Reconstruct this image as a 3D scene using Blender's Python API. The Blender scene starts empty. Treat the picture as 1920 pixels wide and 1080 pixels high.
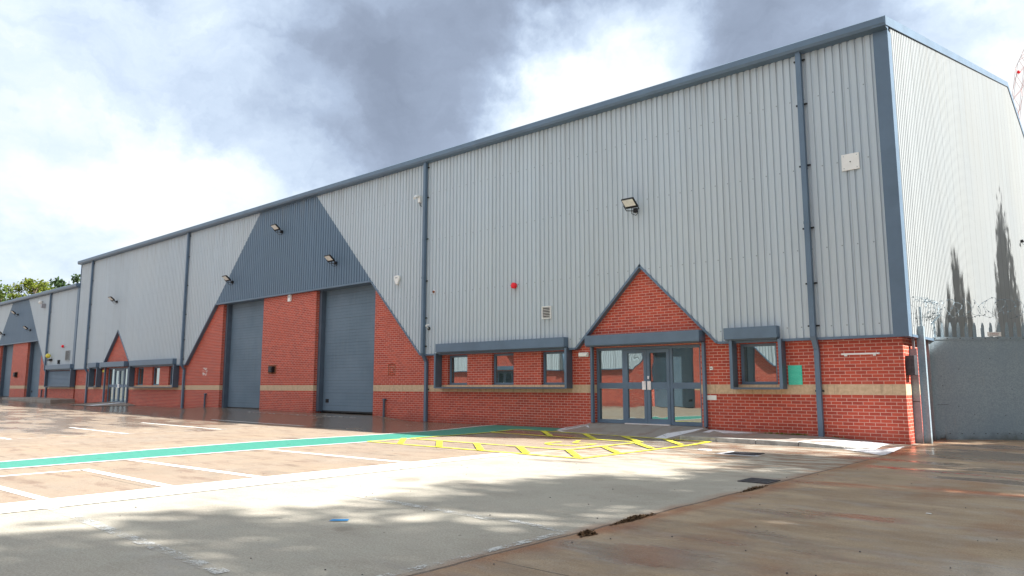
import bpy, math, random
from mathutils import Vector, Matrix
R = math.radians
C = bpy.context.scene.collection
sc = bpy.context.scene

# ---------------------------------------------------------------- camera
cam = bpy.data.cameras.new('camera'); camo = bpy.data.objects.new('camera', cam); C.objects.link(camo)
cam.sensor_width = 36.0; cam.lens = 1374.2 / 1920 * 36.0
cam.clip_start = 0.1; cam.clip_end = 3000
camo.location = (3.93, -17.33, 1.27)
camo.rotation_euler = (R(90 + 7.62), R(0), R(41.25))
sc.camera = camo

# ---------------------------------------------------------------- light and exposure
SUN = Vector((10.0, 4.0, 9.4)).normalized()
SUN_EL = math.asin(SUN.z); SUN_AZ = math.atan2(SUN.x, SUN.y)      # azimuth from +Y towards +X
sl = bpy.data.lights.new('sun', 'SUN'); so = bpy.data.objects.new('sun', sl); C.objects.link(so)
sl.energy = 5.0; sl.angle = R(0.9); sl.color = (1.0, 0.965, 0.90)
so.rotation_euler = SUN.to_track_quat('Z', 'Y').to_euler(); so.location = (20, 8, 30)
sc.view_settings.view_transform = 'Standard'; sc.view_settings.look = 'None'
sc.view_settings.exposure = 1.5; sc.view_settings.gamma = 1.0
sc.cycles.max_bounces = 8

# ---------------------------------------------------------------- node helpers
class NT:
    def __init__(s, nt): s.nt = nt; s.nt.nodes.clear()
    def n(s, t, **k):
        nd = s.nt.nodes.new(t)
        for a, v in k.items(): setattr(nd, a, v)
        return nd
    def put(s, sock, v):
        if isinstance(v, bpy.types.NodeSocket): s.nt.links.new(v, sock)
        elif v is not None:
            if hasattr(sock.default_value, '__len__') and not hasattr(v, '__len__'): v = [v] * len(sock.default_value)
            if hasattr(v, '__len__') and len(v) == 3 and len(sock.default_value) == 4: v = (*v, 1)
            sock.default_value = v
    def m(s, op, a, b=None, c=None, clamp=False):
        nd = s.n('ShaderNodeMath', operation=op); nd.use_clamp = clamp
        for i, v in enumerate((a, b, c)):
            if v is not None: s.put(nd.inputs[i], v)
        return nd.outputs[0]
    def vm(s, op, a, b=None):
        nd = s.n('ShaderNodeVectorMath', operation=op)
        s.put(nd.inputs[0], a)
        if b is not None: s.put(nd.inputs[1], b)
        return nd.outputs['Value'] if op in ('DOT_PRODUCT', 'LENGTH', 'DISTANCE') else nd.outputs[0]
    def mix(s, f, a, b, mode='MIX'):
        nd = s.n('ShaderNodeMix', data_type='RGBA', blend_type=mode)
        s.put(nd.inputs[0], f); s.put(nd.inputs[6], a); s.put(nd.inputs[7], b)
        return nd.outputs[2]
    def ss(s, v, a, b, lo=0.0, hi=1.0):
        nd = s.n('ShaderNodeMapRange', interpolation_type='SMOOTHSTEP')
        s.put(nd.inputs[0], v); s.put(nd.inputs[1], a); s.put(nd.inputs[2], b); s.put(nd.inputs[3], lo); s.put(nd.inputs[4], hi)
        return nd.outputs[0]
    def noise(s, vec, scale, detail=4, rough=0.55, dist=0.0):
        nd = s.n('ShaderNodeTexNoise'); s.put(nd.inputs['Vector'], vec)
        nd.inputs['Scale'].default_value = scale; nd.inputs['Detail'].default_value = detail
        nd.inputs['Roughness'].default_value = rough; nd.inputs['Distortion'].default_value = dist
        return nd.outputs[0]
    def xyz(s, vec):
        nd = s.n('ShaderNodeSeparateXYZ'); s.put(nd.inputs[0], vec); return nd.outputs
    def comb(s, x, y, z):
        nd = s.n('ShaderNodeCombineXYZ')
        for i, v in enumerate((x, y, z)): s.put(nd.inputs[i], v)
        return nd.outputs[0]
    def scale(s, vec, k): return s.vm('MULTIPLY', vec, k)
    def ramp(s, f, stops):
        nd = s.n('ShaderNodeValToRGB'); s.put(nd.inputs[0], f)
        e = nd.color_ramp.elements
        while len(e) < len(stops): e.new(0.5)
        for el, (p, c) in zip(e, stops): el.position = p; el.color = (*c, 1)
        return nd.outputs[0]
    def bump(s, h, strength=0.3, dist=0.01):
        nd = s.n('ShaderNodeBump'); nd.inputs['Strength'].default_value = strength; nd.inputs['Distance'].default_value = dist
        s.put(nd.inputs['Height'], h); return nd.outputs[0]

# ---------------------------------------------------------------- world
def px_dir(px, py):
    yaw, pi = R(41.25), R(7.62)
    f = Vector((-math.sin(yaw) * math.cos(pi), math.cos(yaw) * math.cos(pi), math.sin(pi)))
    r = f.cross(Vector((0, 0, 1))).normalized(); u = r.cross(f)
    return (f + r * (px - 960) / 1374.2 - u * (py - 540) / 1374.2).normalized()
w = bpy.data.worlds.new('World'); sc.world = w; w.use_nodes = True
n = NT(w.node_tree)
tc = n.n('ShaderNodeTexCoord').outputs['Generated']
sky = n.n('ShaderNodeTexSky', sky_type='NISHITA'); sky.sun_disc = False
sky.sun_elevation = SUN_EL; sky.sun_rotation = SUN_AZ; sky.air_density = 1.0; sky.dust_density = 0.8
X, Y, Z = n.xyz(tc)[:3]
zc = n.m('ADD', n.m('MAXIMUM', Z, 0.0), 0.16)
cl = n.comb(n.m('DIVIDE', X, zc), n.m('DIVIDE', Y, zc), 0.0)       # clouds lie on a flat layer overhead
n1 = n.noise(cl, 0.9, 7, 0.55, 0.3)
n2 = n.noise(n.vm('ADD', cl, (7.3, 2.1, 4.0)), 2.2, 6, 0.55, 0.2)
wv = n.n('ShaderNodeTexNoise'); n.put(wv.inputs['Vector'], tc); wv.inputs['Scale'].default_value = 3.6; wv.inputs['Detail'].default_value = 7; wv.inputs['Roughness'].default_value = 0.62
wd = n.vm('NORMALIZE', n.vm('ADD', tc, n.scale(n.vm('SUBTRACT', wv.outputs[1], (0.5, 0.5, 0.5)), 0.30)))
D = n.m('ADD', 0.20, n.m('MULTIPLY', n.m('SUBTRACT', n1, 0.5), 0.9))
for px, py, rad, amt in ((640, 60, 9, .34), (420, 50, 7, .26), (760, 30, 8, .2), (1200, 40, 7, .22), (250, 90, 5, .14), (180, 330, 6, .12), (560, 330, 6, .14), (500, 170, 6, .22), (900, 180, 9, .50), (700, 190, 8, .26), (780, 200, 7, .20), (950, 20, 8, .28), (1120, 20, 8, .30), (1300, 20, 8, .42), (1090, 10, 6, .45), (1640, 50, 7, .35), (1480, 30, 8, .44), (1620, 0, 8, .34), (1350, 110, 6, .20),
                         (120, 40, 6.5, .55), (210, 10, 4, .2), (20, 320, 5, .16), (10, 440, 7, .36), (150, 470, 4, .14), (1800, 20, 6, .42), (560, 210, 5, .26), (680, 300, 6, .22), (340, 340, 6, .20), (430, 400, 5, .18),
                         (1140, 140, 5.0, -1.15), (1050, 190, 5.0, -.85), (1000, 215, 3, -.3), (1200, 110, 3, -.3), (300, 170, 8, -.40), (440, 270, 7, -.30), (60, 180, 7, -.35), (1890, 150, 6, -.9), (420, 100, 4, -.10), (150, 380, 6, -.25)):
    d = px_dir(px, py)
    g = n.ss(n.vm('DOT_PRODUCT', wd, tuple(d)), math.cos(R(rad * 1.75)), 1.0, 0.0, amt * 0.66)
    D = n.m('ADD', D, g)
D = n.m('ADD', D, n.m('MULTIPLY', n.m('SUBTRACT', n2, 0.5), 0.75))
n3 = n.noise(n.vm('MULTIPLY', wd, (1, 1, 2.4)), 5.0, 7, 0.58, 0.25)
D = n.m('ADD', D, n.m('MULTIPLY', n.m('SUBTRACT', n3, 0.5), 1.1))
D = n.m('MULTIPLY', n.m('ADD', D, 0.03), 0.62, clamp=True)
W = 3.8
cc = n.ramp(D, [(0.0, (W, W * 1.01, W * 1.01)), (0.10, (W * .96, W * 1.0, W * 1.02)), (0.25, (2.95, 3.4, 3.95)), (0.42, (2.3, 2.75, 3.4)), (0.60, (1.68, 2.05, 2.68)), (0.80, (1.28, 1.55, 2.05)), (1.0, (1.02, 1.24, 1.66))])
gap = n.m('MULTIPLY', n.ss(n.noise(n.vm('ADD', cl, (1.0, 5.0, 2.0)), 1.3, 6, 0.6), 0.56, 0.70), n.ss(D, 0.35, 0.05))
skyc = n.mix(0.60, n.vm('MULTIPLY', sky.outputs[0], (1.0, 1.0, 1.0)), (4.2, 4.5, 4.7))
col = n.mix(n.m('MULTIPLY', gap, 0.75), cc, skyc)
bg = n.n('ShaderNodeBackground'); n.put(bg.inputs[0], col); bg.inputs[1].default_value = 0.1
n.put(n.n('ShaderNodeOutputWorld').inputs[0], bg.outputs[0])

# ---------------------------------------------------------------- materials
def mat(name, base, rough=0.6, metal=0.0, spec=0.4, var=0.12, vscale=3.0, bump=0.0, bscale=60, build=None):
    m = bpy.data.materials.new(name); m.use_nodes = True
    n = NT(m.node_tree)
    P = n.n('ShaderNodeTexCoord').outputs['Object']
    b = n.n('ShaderNodeBsdfPrincipled')
    nz = n.noise(P, vscale, 5, 0.6)
    dark = tuple(c * (1 - var) for c in base); lite = tuple(min(1, c * (1 + var)) for c in base)
    n.put(b.inputs['Base Color'], n.mix(n.ss(nz, 0.3, 0.7), dark, lite))
    b.inputs['Metallic'].default_value = metal
    b.inputs['Specular IOR Level'].default_value = spec
    n.put(b.inputs['Roughness'], n.m('ADD', n.m('MULTIPLY', nz, 0.15), rough - 0.07))
    if bump: n.put(b.inputs['Normal'], n.bump(n.noise(P, bscale, 4), bump, 0.01))
    if build: build(n, P, b)
    n.put(n.n('ShaderNodeOutputMaterial').inputs[0], b.outputs[0])
    return m

def _brick(n, P, b):
    x, y, z = n.xyz(P)[:3]
    N = n.xyz(n.n('ShaderNodeNewGeometry').outputs['Normal'])
    # use the wall's own axis: along x on the front, along y on returns
    nx = n.m('GREATER_THAN', n.m('ABSOLUTE', N[0]), 0.5)
    s = n.m('ADD', n.m('MULTIPLY', x, n.m('SUBTRACT', 1.0, nx)), n.m('MULTIPLY', n.m('ADD', y, 0.11), nx))
    v = n.comb(n.m('ADD', s, 30.0 * 0.225 * 20), n.m('ADD', z, 0.045), 0.0)
    t = n.n('ShaderNodeTexBrick'); n.put(t.inputs['Vector'], v)
    t.offset = 0.5; t.inputs['Scale'].default_value = 1.0
    t.inputs['Brick Width'].default_value = 0.225; t.inputs['Row Height'].default_value = 0.075
    t.inputs['Mortar Size'].default_value = 0.0060; t.inputs['Mortar Smooth'].default_value = 0.15; t.inputs['Bias'].default_value = -0.05
    t.inputs['Color1'].default_value = (0.56, 0.088, 0.050, 1); t.inputs['Color2'].default_value = (0.38, 0.056, 0.038, 1)
    t.inputs['Mortar'].default_value = (0.70, 0.44, 0.36, 1)
    big = n.noise(P, 0.5, 5, 0.6); fine = n.noise(P, 70, 3, 0.6)
    c = n.mix(n.ss(big, 0.45, 0.75, 0.0, 0.3), t.outputs[0], (0.52, 0.10, 0.055))
    c = n.mix(n.ss(fine, 0.35, 0.7, 0.0, 0.22), c, (0.22, 0.05, 0.04))
    # damp foot of the wall with an uneven upper edge, and pale lime bloom in patches
    foot = n.ss(n.m('ADD', z, n.m('MULTIPLY', n.noise(P, 1.6, 4), 0.55)), 0.66, 0.40)
    c = n.mix(n.m('MULTIPLY', foot, 0.6), c, n.mix(0.5, c, (0.13, 0.035, 0.03)))
    bl = n.m('MULTIPLY', n.ss(n.noise(n.vm('ADD', P, (3, 9, 1)), 1.1, 6, 0.65), 0.60, 0.78), 0.30)
    c = n.mix(bl, c, (0.56, 0.27, 0.21))
    n.put(b.inputs['Base Color'], c)
    b.inputs['Roughness'].default_value = 0.82; b.inputs['Specular IOR Level'].default_value = 0.25
    h = n.m('ADD', n.m('MULTIPLY', n.m('SUBTRACT', 1.0, t.outputs[1]), 1.0), n.m('MULTIPLY', fine, 0.25))
    n.put(b.inputs['Normal'], n.bump(h, 0.6, 0.006))
M = {}
M['brick'] = mat('red_brick', (0.4, 0.08, 0.05), build=_brick)

def _stone(n, P, b):
    x, y, z = n.xyz(P)[:3]
    q = n.m('ABSOLUTE', n.m('SUBTRACT', n.m('FRACT', n.m('DIVIDE', n.m('ADD', x, 100.0), 1.2)), 0.5))
    joint = n.ss(q, 0.4955, 0.4975)
    st = n.noise(n.vm('MULTIPLY', P, (9, 9, 1.2)), 1.0, 5, 0.6)
    c = n.mix(n.ss(n.noise(P, 12, 6, 0.65), 0.3, 0.7), (0.50, 0.35, 0.22), (0.64, 0.47, 0.31))
    c = n.mix(n.ss(st, 0.52, 0.72, 0.0, 0.5), c, (0.30, 0.21, 0.14))
    c = n.mix(n.m('MULTIPLY', joint, 0.5), c, (0.25, 0.18, 0.13))
    n.put(b.inputs['Base Color'], c); b.inputs['Roughness'].default_value = 0.85
    n.put(b.inputs['Normal'], n.bump(n.noise(P, 90, 4), 0.35, 0.004))
M['stone'] = mat('buff_stone', (0.5, 0.38, 0.25), build=_stone)

def clad(base, dirt, axis, rgh=0.0):
    def f(n, P, b):
        xyz = n.xyz(P); s = xyz[axis]; z = xyz[2]
        k = (14, 14, 0.35)
        st = n.noise(n.vm('MULTIPLY', P, k), 1.0, 5, 0.6)
        bigv = n.noise(P, 0.22, 5, 0.6)
        c = n.mix(n.ss(st, 0.35, 0.75, 0.0, 0.38), base, dirt)
        c = n.mix(n.ss(bigv, 0.35, 0.7, 0.0, 0.45), c, tuple(base[i] * (1.05, 1.0, 0.94)[i] for i in range(3)))
        c = n.mix(n.m('MULTIPLY', n.ss(n.noise(n.vm('MULTIPLY', P, (30, 30, 3)), 1.0, 4), 0.62, 0.75), 0.20), c, dirt)
        wn_ = n.n('ShaderNodeTexWhiteNoise', noise_dimensions='1D'); n.put(wn_.inputs['W'], n.m('FLOOR', n.m('ADD', s, 200.045)))
        c = n.mix(n.m('MULTIPLY', wn_.outputs[0], 0.20), c, dirt)                # each sheet has weathered a little differently
        # fixings: rows of dark bolt heads at the sheeting rails, one every second valley
        dx = n.m('MULTIPLY', n.m('SUBTRACT', n.m('FRACT', n.m('DIVIDE', n.m('ADD', s, 200.0 + 0.0165), 0.3333)), 0.5), 0.3333)
        rows = None
        for zz in (2.62, 4.42, 6.35, 8.05):
            e = n.m('SUBTRACT', z, zz)
            r = n.m('SQRT', n.m('ADD', n.m('MULTIPLY', dx, dx), n.m('MULTIPLY', e, e)))
            rows = r if rows is None else n.m('MINIMUM', rows, r)
        dot = n.ss(rows, 0.020, 0.011)
        c = n.mix(n.m('MULTIPLY', dot, 0.7), c, (0.10, 0.11, 0.12))
        lp = n.m('ABSOLUTE', n.m('SUBTRACT', n.m('FRACT', n.m('ADD', s, 200.5 - 0.045)), 0.5))
        c = n.mix(n.ss(lp, 0.012, 0.004, 0.0, 0.55), c, (0.12, 0.13, 0.14))      # side laps, one each metre
        gr_ = n.m('MULTIPLY', n.ss(z, 7.6, 9.3), n.ss(n.noise(n.vm('MULTIPLY', P, (10, 10, .3)), 1.0, 4), .45, .7))
        c = n.mix(n.m('MULTIPLY', gr_, 0.35), c, (0.26, 0.25, 0.22))             # grime washed down from the gutter
        n.put(b.inputs['Base Color'], c)
        n.put(b.inputs['Roughness'], n.m('ADD', 0.42 + rgh, n.m('MULTIPLY', st, 0.2)))
        b.inputs['Specular IOR Level'].default_value = 0.45 - rgh
        n.put(b.inputs['Normal'], n.bump(n.m('ADD', n.noise(n.vm('MULTIPLY', P, (1, 1, .25)), 5, 3), n.m('MULTIPLY', dot, 0.4)), 0.25, 0.006))
    return f
M['pale'] = mat('pale_steel_sheet', (0.5, 0.5, 0.5), build=clad((0.475, 0.545, 0.605), (0.355, 0.40, 0.435), 0))
M['pale_sun_dimmed'] = mat('pale_steel_sheet_sun_dimmed', (0.5, 0.5, 0.5), build=clad((0.31, 0.335, 0.35), (0.22, 0.24, 0.26), 1, 0.22))  # same sheet as the front, colour darkened to hold back the sun's glare
M['grey'] = mat('slate_steel_sheet', (0.2, 0.2, 0.3), build=clad((0.115, 0.18, 0.26), (0.085, 0.135, 0.195), 0))
M['trim'] = mat('slate_trim', (0.112, 0.168, 0.238), 0.42, var=0.10, vscale=1.2, bump=0.03, bscale=8)
M['trimd'] = mat('dark_slate_trim', (0.085, 0.115, 0.155), 0.45, var=0.10)
M['door'] = mat('slate_door_paint', (0.155, 0.20, 0.245), 0.45, var=0.10, vscale=0.8)
M['black'] = mat('black_plastic', (0.012, 0.012, 0.014), 0.5)
M['white'] = mat('white_plastic', (0.78, 0.78, 0.76), 0.45, var=0.05)
M['lens'] = mat('lamp_glass', (0.80, 0.80, 0.76), 0.25, var=0.06, vscale=12)
M['red'] = mat('red_plastic', (0.75, 0.01, 0.025), 0.35)
M['yellowp'] = mat('yellow_plastic', (0.72, 0.60, 0.08), 0.45)
M['green'] = mat('green_board', (0.03, 0.55, 0.38), 0.55, var=0.1)
M['greenl'] = mat('pale_green_dots', (0.35, 0.82, 0.66), 0.55, var=0.1)
M['rust'] = mat('rust', (0.22, 0.08, 0.04), 0.9, var=0.4, vscale=20)
M['iron'] = mat('cast_iron', (0.06, 0.06, 0.07), 0.6, metal=0.3, var=0.3, vscale=15, bump=0.3)
M['chrome'] = mat('brushed_steel', (0.80, 0.80, 0.82), 0.35, metal=0.6, var=0.05)
M['dark'] = mat('room_dark', (0.03, 0.035, 0.04), 0.9)
M['crane_r'] = mat('red_steel', (0.42, 0.20, 0.19), 0.5); M['crane_g'] = mat('grey_steel', (0.30, 0.30, 0.33), 0.5)
M['roof'] = mat('roof_sheet', (0.35, 0.37, 0.38), 0.5)

def _galv(n, P, b):
    v = n.n('ShaderNodeTexVoronoi'); n.put(v.inputs['Vector'], P); v.inputs['Scale'].default_value = 48
    sp = n.xyz(v.outputs['Color'])[0]
    big = n.noise(P, 1.3, 6, 0.6); z = n.xyz(P)[2]
    c = n.mix(sp, (0.23, 0.30, 0.35), (0.33, 0.41, 0.465))
    c = n.mix(n.ss(big, 0.4, 0.7, 0.0, 0.5), c, (0.23, 0.31, 0.38))
    c = n.mix(n.ss(n.noise(n.vm('MULTIPLY', P, (6, 6, 1)), 1.2, 5), 0.6, 0.8, 0.0, 0.5), c, (0.34, 0.37, 0.38))
    grime = n.ss(n.m('ADD', z, n.m('MULTIPLY', n.noise(P, 3, 5), 0.5)), 0.50, 0.22)
    c = n.mix(n.m('MULTIPLY', grime, 0.65), c, (0.07, 0.075, 0.06))
    n.put(b.inputs['Base Color'], c); b.inputs['Metallic'].default_value = 0.2
    n.put(b.inputs['Roughness'], n.m('ADD', 0.42, n.m('MULTIPLY', sp, 0.2)))
    n.put(b.inputs['Normal'], n.bump(n.noise(P, 6, 3), 0.15, 0.01))
M['galv'] = mat('galvanised_steel', (0.3, 0.3, 0.3), build=_galv)

def _sheet(n, P, b):    # sectional door: shallow panel grooves
    z = n.xyz(P)[2]
    f = n.m('ABSOLUTE', n.m('SUBTRACT', n.m('FRACT', n.m('DIVIDE', n.m('ADD', z, 10.0), 0.125)), 0.5))
    g = n.ss(f, 0.46, 0.49); f2 = n.m('ABSOLUTE', n.m('SUBTRACT', n.m('FRACT', n.m('DIVIDE', n.m('ADD', z, 10.0), 0.5)), 0.5))
    g2 = n.ss(f2, 0.485, 0.493)
    st = n.noise(n.vm('MULTIPLY', P, (8, 8, .5)), 1, 5); bigv = n.noise(P, 0.7, 5)
    c = n.mix(n.ss(bigv, .3, .7), (0.112, 0.170, 0.228), (0.148, 0.212, 0.278))
    c = n.mix(n.ss(st, 0.5, 0.75, 0.0, 0.35), c, (0.20, 0.245, 0.28))
    c = n.mix(n.m('MULTIPLY', g2, 0.5), c, (0.06, 0.08, 0.10))
    n.put(b.inputs['Base Color'], c); b.inputs['Roughness'].default_value = 0.42
    n.put(b.inputs['Normal'], n.bump(n.m('SUBTRACT', 1.0, n.m('MAXIMUM', g, g2)), 0.7, 0.010))
M['section'] = mat('sectional_door', (0.15, 0.2, 0.24), build=_sheet)

def glass(name, tint, refl, wav, wsc=2.2):
    m = bpy.data.materials.new(name); m.use_nodes = True; n = NT(m.node_tree)
    P = n.n('ShaderNodeTexCoord').outputs['Object']
    d = n.n('ShaderNodeBsdfDiffuse'); n.put(d.inputs[0], n.mix(n.noise(P, 1.5), tuple(c * .6 for c in tint), tint))
    g = n.n('ShaderNodeBsdfGlossy'); g.inputs[0].default_value = (0.76, 0.86, 0.85, 1); g.inputs[1].default_value = 0.015
    n.put(g.inputs['Normal'], n.bump(n.noise(P, wsc, 0, 0.4), wav, 0.02))
    fr = n.n('ShaderNodeFresnel'); fr.inputs[0].default_value = 1.5
    mx = n.n('ShaderNodeMixShader'); n.put(mx.inputs[0], n.m('ADD', refl, fr.outputs[0], clamp=True)); n.put(mx.inputs[1], d.outputs[0]); n.put(mx.inputs[2], g.outputs[0])
    n.put(n.n('ShaderNodeOutputMaterial').inputs[0], mx.outputs[0]); return m
M['glass'] = glass('window_glass', (0.05, 0.07, 0.07), 0.38, 0.03)
M['glassw'] = glass('door_glass', (0.06, 0.07, 0.075), 0.34, 0.10, 3.0)
M['glass_dark_mirror'] = glass('dark_reflection_door_glass', (0.03, 0.05, 0.055), 0.14, 0.04, 3.0)  # darker, less reflective pane stands in for the mirrored slate shutter

def concrete(n, P, tones, zone=True):
    return None
def _ground(n, P, b):
    x, y, z = n.xyz(P)[:3]
    e1 = n.m('MULTIPLY', n.m('SUBTRACT', n.noise(P, 1.5, 5), 0.5), 0.10)
    xw = n.m('ADD', x, e1)
    big = n.noise(P, 0.35, 6, 0.6); mid = n.noise(P, 1.7, 6, 0.65); fine = n.noise(P, 38, 4, 0.7); speck = n.noise(P, 120, 2, 0.6)
    tyre = n.noise(n.vm('MULTIPLY', P, (0.5, 1.7, 1)), 1.0, 6, 0.62)
    ty2 = n.noise(n.vm('MULTIPLY', P, (0.9, 2.6, 1)), 1.3, 6, 0.62)
    tan = n.mix(n.ss(big, .3, .7), (0.325, 0.25, 0.18), (0.27, 0.222, 0.178))
    tan = n.mix(n.ss(mid, .35, .7, 0, .5), tan, (0.36, 0.265, 0.195))
    grey = n.mix(n.ss(big, .3, .7), (0.46, 0.425, 0.36), (0.37, 0.345, 0.295))
    grey = n.mix(n.ss(mid, .4, .7, 0, .6), grey, (0.46, 0.44, 0.37))
    grey = n.mix(n.m('MULTIPLY', n.ss(ty2, .40, .62), n.ss(y, -8.0, -5.0)), grey, (0.27, 0.17, 0.11))
    brown = n.mix(n.ss(tyre, .32, .68), (0.47, 0.36, 0.24), (0.31, 0.22, 0.14))
    brown = n.mix(n.ss(ty2, .5, .72, 0, .8), brown, (0.40, 0.35, 0.30))
    brown = n.mix(n.m('MULTIPLY', n.ss(n.noise(n.vm('ADD', P, (5, 1, 0)), 0.8, 5), .52, .68), 0.55), brown, (0.31, 0.15, 0.07))
    tan = n.mix(n.m('MULTIPLY', n.ss(ty2, .50, .68), 0.8), tan, (0.20, 0.135, 0.10))
    # slabs: tan to the left, grey between, brown beyond the long joint
    a = n.ss(xw, -5.36, -5.32); c_ = n.ss(xw, -0.03, 0.03)
    col = n.mix(a, tan, grey); col = n.mix(c_, col, brown)
    # rust bleeding out of the joint
    jr = n.m('MULTIPLY', n.ss(n.m('ABSOLUTE', n.m('SUBTRACT', xw, 0.10)), n.m('ADD', 0.04, n.m('MULTIPLY', mid, 0.55)), 0.0), n.ss(n.noise(n.vm('MULTIPLY', P, (1, .5, 1)), .9, 4), 0.36, 0.55))
    col = n.mix(n.m('MULTIPLY', jr, 0.75), col, (0.30, 0.11, 0.04))
    # a long rusty run across the brown slab
    run = n.m('ABSOLUTE', n.m('SUBTRACT', n.m('ADD', y, n.m('MULTIPLY', x, -0.16)), n.m('ADD', -7.45, n.m('MULTIPLY', big, 0.5))))
    run = n.m('MULTIPLY', n.ss(run, 0.35, 0.05), n.m('MULTIPLY', n.ss(x, 0.0, 0.4), n.ss(ty2, .35, .6)))
    col = n.mix(n.m('MULTIPLY', run, 0.85), col, (0.42, 0.13, 0.045))
    # brushed finish, blotches of old water marks and paler patches
    br_ = n.noise(n.vm('MULTIPLY', P, (3.0, 26, 1)), 1.0, 4, 0.6)
    col = n.mix(n.ss(br_, .35, .7, 0, .14), col, n.mix(1.0, col, (0.62, 0.58, 0.55), 'MULTIPLY'))
    wm = n.noise(n.vm('ADD', P, (2, 17, 0)), 0.75, 7, 0.68)
    col = n.mix(n.ss(wm, .50, .60, 0, .30), col, n.mix(1.0, col, (0.70, 0.66, 0.63), 'MULTIPLY'))
    col = n.mix(n.ss(wm, .40, .34, 0, .30), col, n.mix(0.5, col, (0.60, 0.56, 0.49)))
    # joints
    def line(v, at, wd): return n.ss(n.m('ABSOLUTE', n.m('SUBTRACT', v, at)), wd, wd * 0.4)
    j = line(xw, 0.0, 0.022)
    xs = n.m('ADD', x, n.m('MULTIPLY', e1, 0.15)); ys = n.m('ADD', y, n.m('MULTIPLY', e1, 0.25))
    j = n.m('MAXIMUM', j, n.m('MULTIPLY', line(xs, -5.34, 0.012), 0.5))
    per = n.m('ABSOLUTE', n.m('SUBTRACT', n.m('FRACT', n.m('DIVIDE', n.m('ADD', ys, 61.0 + 13.2), 6.1)), 0.5))
    j = n.m('MAXIMUM', j, n.m('MULTIPLY', n.m('MULTIPLY', n.ss(per, 0.4982, 0.4992), n.ss(n.noise(P, 1.1), .35, .5)), n.m('GREATER_THAN', n.m('ABSOLUTE', n.m('ADD', x, 2.7)), 2.7)))
    # oil drips and tyre scuffs
    oil = n.ss(n.noise(n.vm('ADD', P, (21, 4, 0)), 1.15, 3, .5), .66, .74, 0, .55)
    col = n.mix(oil, col, n.mix(1.0, col, (0.55, 0.50, 0.46), 'MULTIPLY'))
    per2 = n.m('ABSOLUTE', n.m('SUBTRACT', n.m('FRACT', n.m('DIVIDE', n.m('ADD', xs, 5.34 + 2.9 + 580.0), 5.8)), 0.5))
    j = n.m('MAXIMUM', j, n.m('MULTIPLY', n.m('MULTIPLY', n.ss(per2, 0.4978, 0.499), n.ss(x, -6, -7)), 0.6))
    col = n.mix(n.m('MULTIPLY', j, 0.75), col, (0.06, 0.05, 0.04))
    # fine aggregate
    gr1 = n.noise(n.vm('ADD', P, (1, 2, 3)), 60, 3, 0.75)
    col = n.mix(n.ss(gr1, .42, .62, 0, .38), col, n.mix(1.0, col, (0.55, 0.52, 0.50), 'MULTIPLY'))
    col = n.mix(n.ss(gr1, .44, .30, 0, .45), col, n.mix(0.6, col, (0.62, 0.57, 0.50)))
    col = n.mix(n.ss(fine, .35, .7, 0, .35), col, n.mix(0.55, col, (0.10, 0.085, 0.07)))
    col = n.mix(n.ss(speck, .58, .70, 0, .45), col, (0.52, 0.49, 0.44))
    col = n.mix(n.ss(n.noise(n.vm('ADD', P, (8, 8, 8)), 85, 2, 0.6), .56, .70, 0, .45), col, (0.09, 0.08, 0.07))
    col = n.mix(n.ss(n.noise(n.vm('ADD', P, (4, 4, 4)), 9.0, 3, .5), .72, .76, 0, .6), col, (0.07, 0.055, 0.045))
    # water: standing film near the shaded wall, patches to the far left, damp on the brown slab
    wn = n.noise(n.vm('ADD', n.vm('MULTIPLY', P, (0.4, 1.0, 1)), (11, 3, 0)), 0.9, 5, 0.55)
    wall = n.m('MULTIPLY', n.ss(y, -5.0, -3.4), n.ss(x, -9.5, -13.0))
    left = n.m('MULTIPLY', n.ss(x, -15.0, -22.0), 0.6)
    rgt = n.m('MULTIPLY', n.ss(x, -0.1, 0.3), 0.36)
    frt = n.m('MULTIPLY', n.ss(y, -4.6, -3.0), 0.55)
    reg = n.m('MAXIMUM', n.m('MAXIMUM', wall, left), n.m('MAXIMUM', rgt, frt))
    wet = n.ss(n.m('ADD', wn, n.m('MULTIPLY', reg, 0.34)), 0.60, 0.74)
    damp = n.ss(n.m('ADD', mid, n.m('MULTIPLY', reg, 0.35)), 0.52, 0.80)
    col = n.mix(n.m('MULTIPLY', n.m('MAXIMUM', wet, n.m('MULTIPLY', damp, 0.6)), 0.55), col, n.mix(1.0, col, (0.50, 0.46, 0.44), 'MULTIPLY'))
    n.put(b.inputs['Base Color'], col)
    rg = n.m('SUBTRACT', 0.80, n.m('MULTIPLY', damp, 0.38))
    rg = n.m('ADD', n.m('MULTIPLY', rg, n.m('SUBTRACT', 1.0, wet)), n.m('MULTIPLY', wet, n.m('ADD', 0.13, n.m('MULTIPLY', fine, 0.14))))
    n.put(b.inputs['Roughness'], rg)
    n.put(b.inputs['Specular IOR Level'], n.m('ADD', 0.30, n.m('MULTIPLY', wet, 0.30)))
    h = n.m('ADD', n.m('MULTIPLY', fine, 0.5), n.m('ADD', n.m('MULTIPLY', mid, 1.2), n.m('MULTIPLY', j, -2.0)))
    h = n.m('MULTIPLY', h, n.m('SUBTRACT', 1.0, n.m('MULTIPLY', wet, 0.80)))
    n.put(b.inputs['Normal'], n.bump(h, 0.55, 0.009))
M['ground'] = mat('yard_concrete', (0.3, 0.3, 0.3), build=_ground)
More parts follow.
